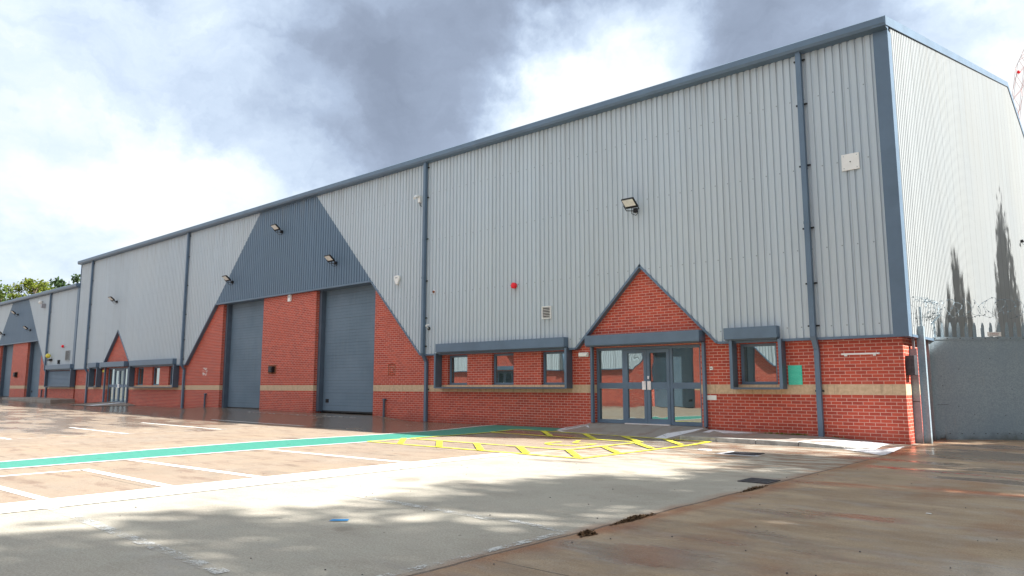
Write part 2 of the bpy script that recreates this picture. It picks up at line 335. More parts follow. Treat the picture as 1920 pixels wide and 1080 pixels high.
def _pave(n, P, b):
    mid = n.noise(P, 1.6, 6, .65); fine = n.noise(P, 45, 4, .7)
    st = n.noise(n.vm('MULTIPLY', P, (2.5, .8, 1)), 1.4, 5)
    c = n.mix(n.ss(mid, .3, .7), (0.27, 0.225, 0.19), (0.33, 0.30, 0.275))
    c = n.mix(n.ss(st, .5, .7, 0, .8), c, (0.235, 0.165, 0.135))
    c = n.mix(n.ss(fine, .4, .7, 0, .4), c, (0.15, 0.13, 0.11))
    n.put(b.inputs['Base Color'], c)
    n.put(b.inputs['Roughness'], n.ss(mid, .35, .65, .38, .75))
    n.put(b.inputs['Normal'], n.bump(fine, 0.3, 0.005))
M['pave'] = mat('pavement_concrete', (0.3, 0.3, 0.3), build=_pave)
M['kerb'] = mat('kerb_concrete', (0.36, 0.35, 0.33), 0.8, var=0.25, vscale=6, bump=0.4)
def paint(name, colr, wear, rough=0.6, sc_=3.0, lo=0.50):
    m = bpy.data.materials.new(name); m.use_nodes = True; n = NT(m.node_tree)
    P = n.n('ShaderNodeTexCoord').outputs['Object']
    b = n.n('ShaderNodeBsdfPrincipled'); b.inputs['Roughness'].default_value = rough
    nz = n.noise(P, sc_, 7, 0.7); fine = n.noise(P, 60, 4, 0.7)
    n.put(b.inputs['Base Color'], n.mix(n.ss(nz, .3, .7), tuple(c * .80 for c in colr), colr))
    n.put(b.inputs['Normal'], n.bump(fine, 0.25, 0.004))
    t = n.n('ShaderNodeBsdfTransparent'); mx = n.n('ShaderNodeMixShader')
    a = n.ss(n.m('ADD', nz, n.m('MULTIPLY', n.m('SUBTRACT', fine, .5), 0.7)), lo, lo + 0.12, 1.0, 1.0 - wear)
    n.put(mx.inputs[0], a); n.put(mx.inputs[1], t.outputs[0]); n.put(mx.inputs[2], b.outputs[0])
    n.put(n.n('ShaderNodeOutputMaterial').inputs[0], mx.outputs[0]); return m
M['pwhite'] = paint('white_road_paint', (0.82, 0.82, 0.80), 0.45, lo=0.56)
M['pfaint'] = paint('faded_white_road_paint', (0.62, 0.62, 0.60), 0.95, lo=0.40, sc_=6)
M['pwalk'] = paint('white_ramp_paint', (0.80, 0.80, 0.84), 0.6, lo=0.54, sc_=2.5)
M['pgreen'] = paint('green_walkway_paint', (0.045, 0.26, 0.195), 0.55, 0.55, lo=0.58)
M['pyellow'] = paint('yellow_road_paint', (0.76, 0.70, 0.05), 0.70, lo=0.50)
M['pblue'] = paint('blue_paint', (0.03, 0.22, 0.50), 0.3, lo=0.62)
M['pred'] = paint('red_spray_paint', (0.75, 0.06, 0.08), 0.9, lo=0.42, sc_=8)
def leafmat(name, a, bcol, trans=0.25):
    m = bpy.data.materials.new(name); m.use_nodes = True; n = NT(m.node_tree)
    P = n.n('ShaderNodeTexCoord').outputs['Object']
    oi = n.n('ShaderNodeNewGeometry').outputs['Random Per Island']
    c = n.mix(n.m('ADD', n.m('MULTIPLY', oi, 0.55), n.ss(n.noise(P, 0.8, 3), .35, .65, 0, .45), clamp=True), a, bcol)
    d = n.n('ShaderNodeBsdfDiffuse'); n.put(d.inputs[0], c); t = n.n('ShaderNodeBsdfTranslucent'); n.put(t.inputs[0], c)
    mx = n.n('ShaderNodeMixShader'); mx.inputs[0].default_value = trans; n.put(mx.inputs[1], d.outputs[0]); n.put(mx.inputs[2], t.outputs[0])
    n.put(n.n('ShaderNodeOutputMaterial').inputs[0], mx.outputs[0]); return m
M['leafy'] = leafmat('yellow_green_leaf', (0.08, 0.115, 0.02), (0.20, 0.22, 0.045), 0.35)
M['leafd'] = leafmat('dark_green_leaf', (0.035, 0.065, 0.03), (0.08, 0.12, 0.05))
M['leafm'] = leafmat('mid_green_leaf', (0.05, 0.09, 0.02), (0.12, 0.16, 0.04), 0.3)
M['bark'] = mat('bark', (0.10, 0.075, 0.055), 0.9, var=0.4, vscale=8, bump=0.5, bscale=15)
M['moss'] = mat('brown_debris', (0.10, 0.055, 0.025), 0.95, var=0.5, vscale=30)

# ---------------------------------------------------------------- mesh helpers
class MB:
    def __init__(s): s.v = []; s.f = []
    def quad(s, *p):
        k = len(s.v); s.v += [tuple(q) for q in p]; s.f.append(tuple(range(k, k + len(p)))); return s
    def box(s, x0, x1, y0, y1, z0, z1):
        k = len(s.v)
        s.v += [(x, y, z) for z in (z0, z1) for y in (y0, y1) for x in (x0, x1)]
        s.f += [tuple(k + i for i in f) for f in ((0, 2, 3, 1), (4, 5, 7, 6), (0, 1, 5, 4), (2, 6, 7, 3), (0, 4, 6, 2), (1, 3, 7, 5))]
        return s
    def hexa(s, P):   # eight points: bottom ring 4, top ring 4
        k = len(s.v); s.v += [tuple(p) for p in P]
        s.f += [tuple(k + i for i in f) for f in ((3, 2, 1, 0), (4, 5, 6, 7), (0, 1, 5, 4), (1, 2, 6, 5), (2, 3, 7, 6), (3, 0, 4, 7))]
        return s
    def prism(s, poly, axis, a, b):   # polygon in the two other axes, extruded along axis a..b
        k = len(s.v); m = len(poly)
        for t in (a, b):
            for u, v in poly:
                s.v.append({'x': (t, u, v), 'y': (u, t, v), 'z': (u, v, t)}[axis])
        s.f.append(tuple(range(k + m - 1, k - 1, -1))); s.f.append(tuple(range(k + m, k + 2 * m)))
        for i in range(m):
            j = (i + 1) % m; s.f.append((k + i, k + j, k + m + j, k + m + i))
        return s
    def tube(s, pts, rad, seg=8, caps=True):
        pts = [Vector(p) for p in pts]; k = len(s.v)
        rr = rad if hasattr(rad, '__len__') else [rad] * len(pts)
        for i, p in enumerate(pts):
            d = (pts[min(i + 1, len(pts) - 1)] - pts[max(i - 1, 0)]).normalized()
            a = d.cross(Vector((0, 0, 1)) if abs(d.z) < 0.95 else Vector((1, 0, 0))).normalized(); b2 = d.cross(a)
            for j in range(seg):
                t = 2 * math.pi * j / seg; s.v.append(tuple(p + (a * math.cos(t) + b2 * math.sin(t)) * rr[i]))
        for i in range(len(pts) - 1):
            for j in range(seg):
                q = (j + 1) % seg; s.f.append((k + i * seg + j, k + i * seg + q, k + (i + 1) * seg + q, k + (i + 1) * seg + j))
        if caps:
            s.f.append(tuple(k + j for j in range(seg))); s.f.append(tuple(k + (len(pts) - 1) * seg + j for j in range(seg))[::-1])
        return s
    def ball(s, c, r, seg=12, rings=8, sq=(1, 1, 1)):
        k = len(s.v)
        for i in range(rings + 1):
            th = math.pi * i / rings
            for j in range(seg):
                ph = 2 * math.pi * j / seg
                s.v.append((c[0] + r * sq[0] * math.sin(th) * math.cos(ph), c[1] + r * sq[1] * math.sin(th) * math.sin(ph), c[2] + r * sq[2] * math.cos(th)))
        for i in range(rings):
            for j in range(seg):
                q = (j + 1) % seg; s.f.append((k + i * seg + j, k + (i + 1) * seg + j, k + (i + 1) * seg + q, k + i * seg + q))
        return s
    def build(s, name, m, parent=None, bevel=0, smooth=False):
        me = bpy.data.meshes.new(name); me.from_pydata(s.v, [], s.f); me.update()
        me.materials.append(m)
        if smooth:
            for p in me.polygons: p.use_smooth = True
        o = bpy.data.objects.new(name, me); C.objects.link(o)
        if parent: o.parent = parent
        if bevel:
            b = o.modifiers.new('bevel', 'BEVEL'); b.width = bevel; b.segments = 2; b.limit_method = 'ANGLE'
        return o
def comps(m):
    """the separate pieces of a mesh, each as its own builder"""
    key = {}; ids = [key.setdefault(tuple(round(c, 3) for c in v), len(key)) for v in m.v]; par = list(range(len(key)))
    def find(a):
        while par[a] != a: par[a] = par[par[a]]; a = par[a]
        return a
    for f in m.f:
        for i in f[1:]: par[find(ids[i])] = find(ids[f[0]])
    out = {}
    for f in m.f:
        q = out.setdefault(find(ids[f[0]]), MB()); k = len(q.v); q.v += [m.v[i] for i in f]; q.f.append(tuple(range(k, k + len(f))))
    return list(out.values())
def tag(o, label, cat, group=None):
    o['label'] = label; o['category'] = cat
    if group: o['group'] = group
    return o
def thing(name, label, cat, loc=(0, 0, 0), rz=0, group=None):
    o = bpy.data.objects.new(name, None); C.objects.link(o); o.location = loc; o.rotation_euler = (0, 0, rz)
    o.empty_display_size = 0.2
    return tag(o, label, cat, group)
def structure(o): o['kind'] = 'structure'; return o
def dup(root, loc, rz=0, label=None, scale=None, skip=()):
    r = root.copy(); C.objects.link(r); r.location = loc; r.rotation_euler = (0, 0, rz)
    if scale: r.scale = scale
    if label: r['label'] = label
    for ch in list(root.children):
        if ch.name.split('.')[0] in skip: continue
        c = ch.copy(); C.objects.link(c); c.parent = r
        for g in list(ch.children):
            d = g.copy(); C.objects.link(d); d.parent = c
    return r
def sstep(v, a, b):
    t = max(0, min(1, (v - a) / (b - a))); return t * t * (3 - 2 * t)

# ---------------------------------------------------------------- ground
def gz(x, y):
    z = 0.05 * sstep(y, -3.2, 0.0)                                     # slight fall away from the wall
    z += 0.13 * sstep(-x, 17, 42) + 0.27 * sstep(-x, 44, 62)            # yard climbs to the left
    a = sstep(x, -32.6, -31.0) * (1 - sstep(x, -18.0, -15.8))          # concrete apron in front of the shutters
    z = max(z, z * (1 - a) + a * (z + (0.25 - 0.05 - 0.07) * sstep(y, -2.3, -0.1)))
    a2 = 1 - sstep(x, -57.5, -56.0)
    return z
def axis(lo, hi, step, far): 
    v = [lo - f for f in far[::-1]]; k = int(round((hi - lo) / step))
    v += [lo + (hi - lo) * i / k for i in range(k + 1)]; v += [hi + f for f in far]; return v
xs = axis(-76, 12, 0.4, [10, 40, 150, 700]); ys = axis(-22, 4, 0.25, [10, 40, 150, 700])
g = MB(); 
for yv in ys:
    for xv in xs: g.v.append((xv, yv, gz(xv, yv)))
for j in range(len(ys) - 1):
    for i in range(len(xs) - 1):
        a = j * len(xs) + i; g.f.append((a, a + 1, a + 1 + len(xs), a + len(xs)))
structure(g.build('ground', M['ground'], smooth=True))

def strip(pts, wdt, name, m, dz=0.005, label=None):
    """painted line through pts laid on the ground"""
    s = MB()
    for (x0, y0), (x1, y1) in zip(pts[:-1], pts[1:]):
        L = math.hypot(x1 - x0, y1 - y0); nx, ny = -(y1 - y0) / L * wdt / 2, (x1 - x0) / L * wdt / 2
        k = max(1, int(L / 0.4))
        for i in range(k):
            a, b = i / k, (i + 1) / k
            P = [(x0 + (x1 - x0) * a + nx, y0 + (y1 - y0) * a + ny), (x0 + (x1 - x0) * a - nx, y0 + (y1 - y0) * a - ny),
                 (x0 + (x1 - x0) * b - nx, y0 + (y1 - y0) * b - ny), (x0 + (x1 - x0) * b + nx, y0 + (y1 - y0) * b + ny)]
            s.quad(*[(p[0], p[1], gz(*p) + dz) for p in P])
    o = s.build(name, m)
    return structure(o)
# green walkway: runs along x about -10, turns in at the wall
far = [(-9.9, -19.0), (-10.8, -13.6), (-11.35, -11.0), (-11.72, -8.3), (-11.62, -5.2), (-11.75, -2.5), (-11.9, -0.01)]
near = [(-9.4, -19.0), (-9.62, -13.8), (-9.78, -11.0), (-9.86, -9.0), (-9.9, -5.2), (-9.98, -2.5), (-10.1, -1.15)]
def lerp(P, t):
    k = min(int(t * (len(P) - 1)), len(P) - 2); f = t * (len(P) - 1) - k
    return (P[k][0] * (1 - f) + P[k + 1][0] * f, P[k][1] * (1 - f) + P[k + 1][1] * f)
gm = MB(); K = 60
for i in range(K):
    a, b = i / K, (i + 1) / K; A, B_, Cc, Dd = lerp(far, a), lerp(near, a), lerp(near, b), lerp(far, b)
    gm.quad(*[(p[0], p[1], gz(*p) + 0.006) for p in (A, B_, Cc, Dd)])
for i in range(12):
    a, b = i / 12, (i + 1) / 12
    P = [(-11.9 + 1.8 * 0, -0.01)]
for i in range(8):
    xa, xb = -10.1 + 1.0 * i / 8 * 1.25, -10.1 + 1.0 * (i + 1) / 8 * 1.25
    for y0, y1 in ((-1.15, -0.6), (-0.6, -0.01)):
        gm.quad(*[(p[0], p[1], gz(*p) + 0.006) for p in ((xa, y0), (xb, y0), (xb, y1), (xa, y1))])
gm.quad(*[(p[0], p[1], gz(*p) + 0.006) for p in ((-11.9, -0.01), (-10.1, -1.15), (-10.1, -0.6), (-10.1, -0.01))])
structure(gm.build('walkway_marking', M['pgreen']))
off = lambda P, d: [(x + d, y) for x, y in P]
strip(off(far, -0.04), 0.09, 'white_line', M['pwhite'], 0.009)
strip(off(near[:5], 0.05), 0.10, 'white_line', M['pwhite'], 0.009)
# parking bays
strip([(-5.22, -19.0), (-5.3, -9.0)], 0.72, 'white_line', M['pwhite'], 0.009)  # paint plus the glaring sunlit slab edge, drawn as one wide white line
strip([(-5.42, -9.0), (-5.42, -6.75)], 0.42, 'white_line', M['pwhite'], 0.009)
for yy in (-9.15, -11.82): strip([(-9.75, yy - .1), (-5.36, yy + .1)], 0.14, 'white_line', M['pwhite'], 0.005)
strip([(-8.6, -13.0), (-5.36, -13.0)], 0.14, 'white_line', M['pwhite'], 0.005)
strip([(-8.5, -18.0), (-8.55, -13.05)], 0.13, 'white_line', M['pwhite'], 0.005)
strip([(-8.5, -14.5), (-5.36, -14.4)], 0.12, 'white_line', M['pwhite'], 0.005)
for yy in (-14.55, -11.85): strip([(-4.98, yy), (-1.0, yy - .15)], 0.12, 'faded_white_line', M['pfaint'], 0.005)
strip([(-0.95, -11.9), (-0.1, -12.02)], 0.10, 'faded_white_line', M['pfaint'], 0.005)
strip([(-0.10, -16.0), (-0.10, -12.05)], 0.09, 'faded_white_line', M['pfaint'], 0.006)
for yy, xa in ((-6.45, -22.6), (-9.1, -21.3), (-11.8, -20.5), (-3.75, -23.0)): strip([(xa, yy), (-16.9, yy)], 0.10, 'white_line', M['pwhite'], 0.005)
strip([(-16.8, -15), (-17.0, -3.0)], 0.10, 'faded_white_line', M['pfaint'], 0.010)
strip([(-25.5, -0.9), (-18.0, -0.9)], 0.08, 'faded_white_line', M['pfaint'], 0.010)
# yellow hatched bay
yl = [(-9.86, -6.62), (-3.85, -6.60), (-3.80, -1.78), (-9.95, -1.22)]
yi = [(-9.86, -5.38), (-5.05, -5.40), (-5.0, -2.80), (-9.90, -2.42)]
strip([(-9.86, -6.62), (-3.80, -6.62)], 0.11, 'yellow_line', M['pyellow'], 0.012)
strip([(-3.85, -6.60), (-3.78, -1.80)], 0.12, 'yellow_line', M['pyellow'], 0.013)
strip([(-3.80, -1.80), (-9.98, -1.22)], 0.11, 'yellow_line', M['pyellow'], 0.014)
strip([(-10.0, -1.22), (-9.86, -6.62)], 0.11, 'yellow_line', M['pyellow'], 0.015)
strip([(-9.80, -5.38), (-5.05, -5.40)], 0.11, 'yellow_line', M['pyellow'], 0.016)
strip([(-5.05, -5.40), (-5.0, -2.80)], 0.12, 'yellow_line', M['pyellow'], 0.017)
strip([(-5.0, -2.80), (-9.90, -2.42)], 0.11, 'yellow_line', M['pyellow'], 0.018)
for a, b in (((-10.0, -5.42), (-8.75, -6.6)), ((-8.74, -5.42), (-7.5, -6.6)), ((-7.56, -5.42), (-6.3, -6.6)), ((-6.32, -5.42), (-5.15, -6.55)), ((-5.02, -5.42), (-3.95, -6.55)),
             ((-5.05, -4.19), (-3.9, -5.35)), ((-4.95, -3.0), (-3.95, -4.03)), ((-6.15, -1.66), (-4.95, -2.80)), ((-8.96, -1.34), (-7.77, -2.5)), ((-7.45, -1.50), (-6.35, -2.62)), ((-4.95, -1.76), (-3.95, -2.80))):
    strip([a, b], 0.14, 'yellow_line', M['pyellow'], 0.020)
arc = [(-6.0 + 0.52 * math.cos(R(t)), -4.05 + 0.52 * math.sin(R(t))) for t in range(150, 391, 20)]
strip(arc, 0.12, 'yellow_symbol', M['pyellow'], 0.012)
strip([(-6.35, -3.25), (-6.05, -3.85), (-5.5, -3.75)], 0.10, 'yellow_symbol', M['pyellow'], 0.015)
# small marks on the concrete
def flat(poly, name, m, dz=0.006, th=None):
    s = MB().quad(*[(x, y, gz(x, y) + dz) for x, y in poly]); return structure(s.build(name, m))
flat([(-2.09, -13.09), (-1.96, -12.97), (-2.03, -12.90), (-2.15, -13.01)], 'blue_marking', M['pblue'], 0.007)
flat([(0.62, -4.72), (0.74, -4.70), (0.74, -4.58), (0.60, -4.60)], 'red_marking', M['pred'])
strip([(0.7, -4.6), (2.1, -4.9), (3.6, -5.6)], 0.04, 'red_marking', M['pred'])

# entrance ramp and pavement with kerb
def ramp(xl, xr, zt, name, sgn):
    s = MB()
    # flat top at the door, falls to the yard; flared ends
    top = [(xl, 0.12, zt), (xr, 0.12, zt), (xr + .1, -0.25, zt - .005), (xl - .05, -0.25, zt - .005)]
    return s
zr = 0.245
rp = MB()
A0 = (-8.20, 0.10, zr); A1 = (-4.80, 0.10, zr); B0 = (-8.15, -0.15, zr - .01); B1 = (-4.72, -0.15, zr - .01)
C0 = (-8.05, -1.50, 0.012); C1 = (-4.95, -1.66, 0.012)
L0 = (-9.25, 0.0, 0.06); L1 = (-8.9, -0.9, 0.03)
rp.quad(A0, B0, B1, A1)
for i in range(6):
    a, b = i / 6, (i + 1) / 6
    P0, P1 = Vector(B0).lerp(Vector(B1), a), Vector(B0).lerp(Vector(B1), b); Q0, Q1 = Vector(C0).lerp(Vector(C1), a), Vector(C0).lerp(Vector(C1), b)
    rp.quad(P0, Q0, Q1, P1)
rp.quad((-8.2, 0.0, zr), L0, L1, B0); rp.quad(B0, L1, C0, C0)[0:0] if False else rp.quad(B0, L1, C0)
rp.quad(B1, C1, (-4.62, -1.66, 0.10), (-4.60, -0.15, 0.20))
rp.quad(C1, (-4.62, -1.66, 0.0), (-4.62, -1.66, 0.10))
structure(rp.build('ramp', M['pave']))
# pavement right of the ramp, kerb face, and the dropped end
pv = MB()
prof = [(-4.60, 0.20, 0.115), (-3.6, 0.165, 0.11), (-2.4, 0.15, 0.11), (-1.75, 0.14, 0.10), (-1.0, 0.09, 0.055), (-0.36, 0.035, 0.02)]
for (xa, wa, ka), (xb, wb, kb) in zip(prof[:-1], prof[1:]):
    ya, yb = -1.55, -1.55
    if xb > -0.5: yb = -1.35
    pv.quad((xa, 0.0, wa), (xa, ya, ka), (xb, yb, kb), (xb, 0.0, wb))
pv.quad((-0.36, 0.0, 0.035), (-0.36, -1.35, 0.02), (-0.12, -0.2, 0.03))
structure(pv.build('pavement', M['pave']))
kb_ = MB()
kx = [-4.62, -3.70, -2.78, -1.86, -0.94, -0.30]
for xa, xb in zip(kx[:-1], kx[1:]):
    ha = 0.118 if xa < -1.8 else (0.10 if xa < -1.2 else 0.055); hb = 0.118 if xb < -1.9 else (0.105 if xb < -1.8 else (0.055 if xb < -.5 else 0.018))
    P = [(xa + .006, -1.67, -.05), (xb - .006, -1.67, -.05), (xb - .006, -1.55, -.05), (xa + .006, -1.55, -.05),
         (xa + .006, -1.66, ha), (xb - .006, -1.66, hb), (xb - .006, -1.55, hb + .004), (xa + .006, -1.55, ha + .004)]
    kb_.hexa(P)
o = structure(kb_.build('kerb', M['kerb'], bevel=0.008))
def tri_paint(name, polys, dz=0.006):
    s = MB()
    for p in polys: s.quad(*[(a, b, c + dz) for a, b, c in p])
    return structure(s.build(name, M['pwalk']))
tri_paint('white_ramp_paint', [[(-9.2, -0.05, .063), (-8.93, -0.85, .035), (-8.2, -0.5, .165), (-8.3, -0.04, .22)],
                               [(-8.80, -0.95, .03), (-8.08, -1.42, .025), (-7.6, -1.0, .085), (-8.12, -0.4, .195)]])
tri_paint('white_ramp_paint', [[(-4.72, -0.2, .225), (-5.30, -1.0, .115), (-5.35, -1.62, .020), (-5.05, -1.64, .014), (-4.72, -0.45, .19)]], 0.007)
tri_paint('white_ramp_paint', [[(-4.58, -0.15, .188), (-4.50, -0.75, .155), (-3.75, -0.55, .150), (-3.30, -0.12, .158)]], 0.006)
tri_paint('white_ramp_paint', [[(-1.95, -1.50, .104), (-1.72, -0.75, .121), (-1.0, -0.20, .084), (-1.0, -1.50, .057)],
                               [(-0.98, -0.12, .085), (-0.98, -1.50, .055), (-0.38, -1.33, .021), (-0.37, -0.03, .036)],
                               [(-0.35, -0.03, .036), (-0.35, -1.25, .021), (-0.14, -0.22, .030)]], 0.006)
fp = MB()
for P in ([(-0.95, -1.75), (-0.05, -2.5), (0.0, -2.4), (-0.02, -1.7), (-0.1, -0.6), (-0.28, -1.5)],):
    fp.quad(*[(x, y, gz(x, y) + 0.006) for x, y in P])
structure(fp.build('white_kerb_paint', M['pwalk']))
# joints cut in the pavement
# left entrance ramp and raised pavement by the second unit
s = MB(); s.quad((-43.9, 0.1, .33), (-44.3, -1.7, .18), (-40.2, -1.7, .17), (-40.4, 0.1, .33)); s.quad((-40.4, 0, .33), (-40.2, -1.7, .17), (-39.2, 0, .2)); s.quad((-43.9, 0, .33), (-45.8, -0.2, .2), (-44.3, -1.7, .18))
structure(s.build('ramp', M['pave']))
s = MB(); s.quad((-43.9, -0.02, .34), (-45.7, -0.2, .215), (-44.25, -1.65, .195)); s.quad((-41.2, -.2, .325), (-42.0, -1.65, .188), (-40.9, -1.65, .182), (-40.4, -.2, .325))
structure(s.build('white_ramp_paint', M['pwalk']))
s = MB(); s.hexa([(-57.0, -1.9, .2), (-48.7, -1.4, .1), (-48.7, .1, .1), (-57.0, .1, .2), (-57.0, -1.9, .47), (-48.7, -1.4, .43), (-48.7, .1, .44), (-57, .1, .5)])
structure(s.build('pavement', M['pave'], bevel=0.02))

# ---------------------------------------------------------------- warehouses
def ribs(s0, s1):
    """trapezoidal sheet profile: list of (distance along the wall, outward step)"""
    out = []; p = 1 / 6; k0 = math.floor(s0 / p); k1 = math.ceil(s1 / p)
    for k in range(k0, k1 + 1):
        b = k * p
        for ds, d in ((0.0, 0.0), (0.033, 0.0), (0.048, 0.032), (0.1517, 0.032)):
            if s0 - 1e-6 <= b + ds <= s1 + 1e-6: out.append((b + ds, d))
    if out[0][0] > s0: out.insert(0, (s0, out[0][1]))
    if out[-1][0] < s1: out.append((s1, out[-1][1]))
    return out
def sheet(s0, s1, lo, hi, pt, extra=()):
    pr = ribs(s0, s1)
    for e in extra:
        if s0 < e < s1 and all(abs(e - q[0]) > 1e-4 for q in pr):
            for i in range(len(pr) - 1):
                if pr[i][0] < e < pr[i + 1][0]:
                    f = (e - pr[i][0]) / (pr[i + 1][0] - pr[i][0]); pr.insert(i + 1, (e, pr[i][1] * (1 - f) + pr[i + 1][1] * f)); break
    m = MB()
    for (a, da), (b, db) in zip(pr[:-1], pr[1:]):
        la, lb, ha, hb = lo(a + 1e-5), lo(b - 1e-5), hi(a + 1e-5), hi(b - 1e-5)
        if ha - la < 1e-3 and hb - lb < 1e-3: continue
        m.quad(pt(a, da, la), pt(b, db, lb), pt(b, db, max(hb, lb + 1e-4)), pt(a, da, max(ha, la + 1e-4)))
    return m
def beam(m, x0, z0, x1, z1, ya, yb, t):
    """edging along a sloping line in the wall's plane, t thick below the line"""
    L = math.hypot(x1 - x0, z1 - z0); nx, nz = (z1 - z0) / L * t, -(x1 - x0) / L * t
    if nz > 0: nx, nz = -nx, -nz
    P = [(x0 + nx, ya, z0 + nz), (x1 + nx, ya, z1 + nz), (x1 + nx, yb, z1 + nz), (x0 + nx, yb, z0 + nz), (x0, ya, z0), (x1, ya, z1), (x1, yb, z1), (x0, yb, z0)]
    m.hexa(P)
ZC, ZB0, ZB1 = 2.37, 1.08, 1.305

def warehouse(name, label, x0, x1, eave, c, ht, hb, zb, pipes, doors, entrances, windows, canopies, roof_rise, base, ffl, gable=None, closed=(), depth=40.0, group=None):
    W_ = thing(name, label, 'warehouse', (x1, 0, 0), 0, group)
    def add(m, nm, mt, par=None, **k):
        if nm in ('brick_wall', 'stone_band', 'pale_cladding', 'drip_trim', 'edge_trim', 'corner_trim'):
            for q in comps(m): o = q.build(nm, mt, W_, **k); o.location = (-x1, 0, 0)
            return o
        o = m.build(nm, mt, par or W_, **k)
        if par is None: o.location = (-x1, 0, 0)
        return o
    zg = eave - 0.12
    low_half = hb + (zb - ZC)
    def L(x):
        d = abs(x - c); z = ZC
        if d < hb: z = zb
        elif d < low_half: z = ZC + (low_half - d)
        for e in entrances:
            q = abs(x - e)
            if q < 2.2: z = max(z, ZC + 2.2 - q)
        return z
    sl = (zg - zb) / (hb - ht)
    def U(x):
        d = abs(x - c); return zg if d <= ht else max(zb, zg - (d - ht) * sl)
    pt = lambda s, d, z: (s, -0.12 - d, z)
    ex = [c - low_half, c + low_half, c - hb, c + hb, c - ht, c + ht] + [e + q for e in entrances for q in (-2.2, 0, 2.2)]
    pale_lo = lambda x: (zg if abs(x - c) <= ht else (U(x) if abs(x - c) < hb else L(x)))
    add(sheet(x0 + 0.02, x1 - 0.25, pale_lo, lambda x: zg, pt, ex), 'pale_cladding', M['pale'])
    add(sheet(c - hb, c + hb, lambda x: zb, U, pt, ex), 'grey_cladding', M['grey'])
    # brick front with its openings
    ops = [(a, b, -1, zb) for a, b in doors] + [(e - 1.64, e + 1.64, -1, 2.34) for e in entrances] + [(a, b, ZB1, 2.30) for a, b in windows] + [(a, b, ZB1, 2.25) for a, b in closed]
    bx0, bx1 = x0 + 0.10, x1 - 0.14
    X_ = sorted({bx0, bx1, c - low_half, c + low_half} | {v for o in ops for v in o[:2]} | {e + q for e in entrances for q in (-2.2, 2.2)})
    X_ = [v for v in X_ if bx0 <= v <= bx1]
    Z_ = sorted({-0.4, ZB0, ZB1, ZC + .02, zb - .001, 4.57} | {v for o in ops for v in o[2:4] if v > 0})
    def solid(x, z):
        if any(a < x < b and lo < z < hi for a, b, lo, hi in ops): return False
        if z > ZC + .02 and not (abs(x - c) < low_half and z < zb or any(abs(x - e) < 2.2 and z < 4.57 for e in entrances)): return False
        return True
    bm, st = MB(), MB(); dep = 0.42
    for i in range(len(X_) - 1):
        for j in range(len(Z_) - 1):
            xa, xb, za, zb_ = X_[i], X_[i + 1], Z_[j], Z_[j + 1]
            if xb - xa < 1e-4 or zb_ - za < 1e-4: continue
            cx, cz = (xa + xb) / 2, (za + zb_) / 2
            if not solid(cx, cz): continue
            band = abs(za - ZB0) < 1e-6
            m = st if band else bm; f = -0.003 if band else 0.0
            m.quad((xa, f, za), (xb, f, za), (xb, f, zb_), (xa, f, zb_))
            if i > 0 and not solid((X_[i - 1] + xa) / 2, cz): m.quad((xa, dep, za), (xa, f, za), (xa, f, zb_), (xa, dep, zb_))
            if i < len(X_) - 2 and not solid((X_[i + 2] + xb) / 2, cz): m.quad((xb, f, za), (xb, dep, za), (xb, dep, zb_), (xb, f, zb_))
            if j > 0 and not solid(cx, (Z_[j - 1] + za) / 2): m.quad((xa, dep, za), (xb, dep, za), (xb, f, za), (xa, f, za))
            if j < len(Z_) - 2 and cz < ZC and not solid(cx, (Z_[j + 2] + zb_) / 2): m.quad((xa, f, zb_), (xb, f, zb_), (xb, dep, zb_), (xa, dep, zb_))
    for xe in (bx0, bx1):
        for za, zb_, m in ((-.4, ZB0, bm), (ZB0, ZB1, st), (ZB1, ZC + .02, bm)):
            q = xe + (0.003 if m is st else 0) * (1 if xe == bx1 else -1)
            y_f = -0.003 if m is st else 0.0
            P = [(q, y_f, za), (q, depth, za), (q, depth, zb_), (q, y_f, zb_)]
            m.quad(*(P if xe == bx1 else P[::-1]))
    add(bm, 'brick_wall', M['brick']); add(st, 'stone_band', M['stone'])
    # flashings under and round the cladding
    t = MB(); ya, yb = -0.172, 0.0
    edges = sorted([c - low_half, c + low_half] + [e + q for e in entrances for q in (-2.2, 2.2)])
    xsx = [x0] + edges + [x1]
    for a, b in zip(xsx[0::2], xsx[1::2]): t.box(a, b, ya, yb, ZC - 0.055, ZC + 0.0)
    add(t, 'drip_trim', M['trim'])
    t = MB()
    beam(t, c - low_half, ZC, c - hb, zb, ya, yb, 0.06); beam(t, c + hb, zb, c + low_half, ZC, ya, yb, 0.06)
    for e in entrances: beam(t, e - 2.2, ZC, e, ZC + 2.2, ya, yb, 0.06); beam(t, e, ZC + 2.2, e + 2.2, ZC, ya, yb, 0.06)
    add(t, 'edge_trim', M['trim'])
    t = MB(); t.box(c - hb + .03, c + hb - .03, -0.178, 0.46, zb - 0.07, zb); add(t, 'lintel', M['trim'])
    # eaves gutter
    t = MB()
    t.prism([(-0.40, eave - .02), (-0.40, eave - .16), (-0.36, eave - .22), (-0.165, eave - .24), (-0.10, eave - .24), (-0.10, eave), (-0.36, eave + .01)], 'x', x0 - 0.05, x1 + 0.04)
    add(t, 'gutter', M['trim'])
    # corner flashings
    t = MB(); t.box(x1 - 0.27, x1 + 0.036, -0.180, -0.125, ZC - .055, eave - .245); t.box(x1 + 0.0, x1 + 0.036, -0.125, 0.10, ZC - .055, eave - .245)
    for zz in (4.0, 6.4): t.box(x1 - .272, x1 + .038, -.183, -.18, zz, zz + .012)
    add(t, 'corner_trim', M['trim'])
    t = MB(); t.box(x0 - 0.012, x0 + 0.06, -0.176, 0.1, ZC - .055, eave - .245); add(t, 'corner_trim', M['trim'])
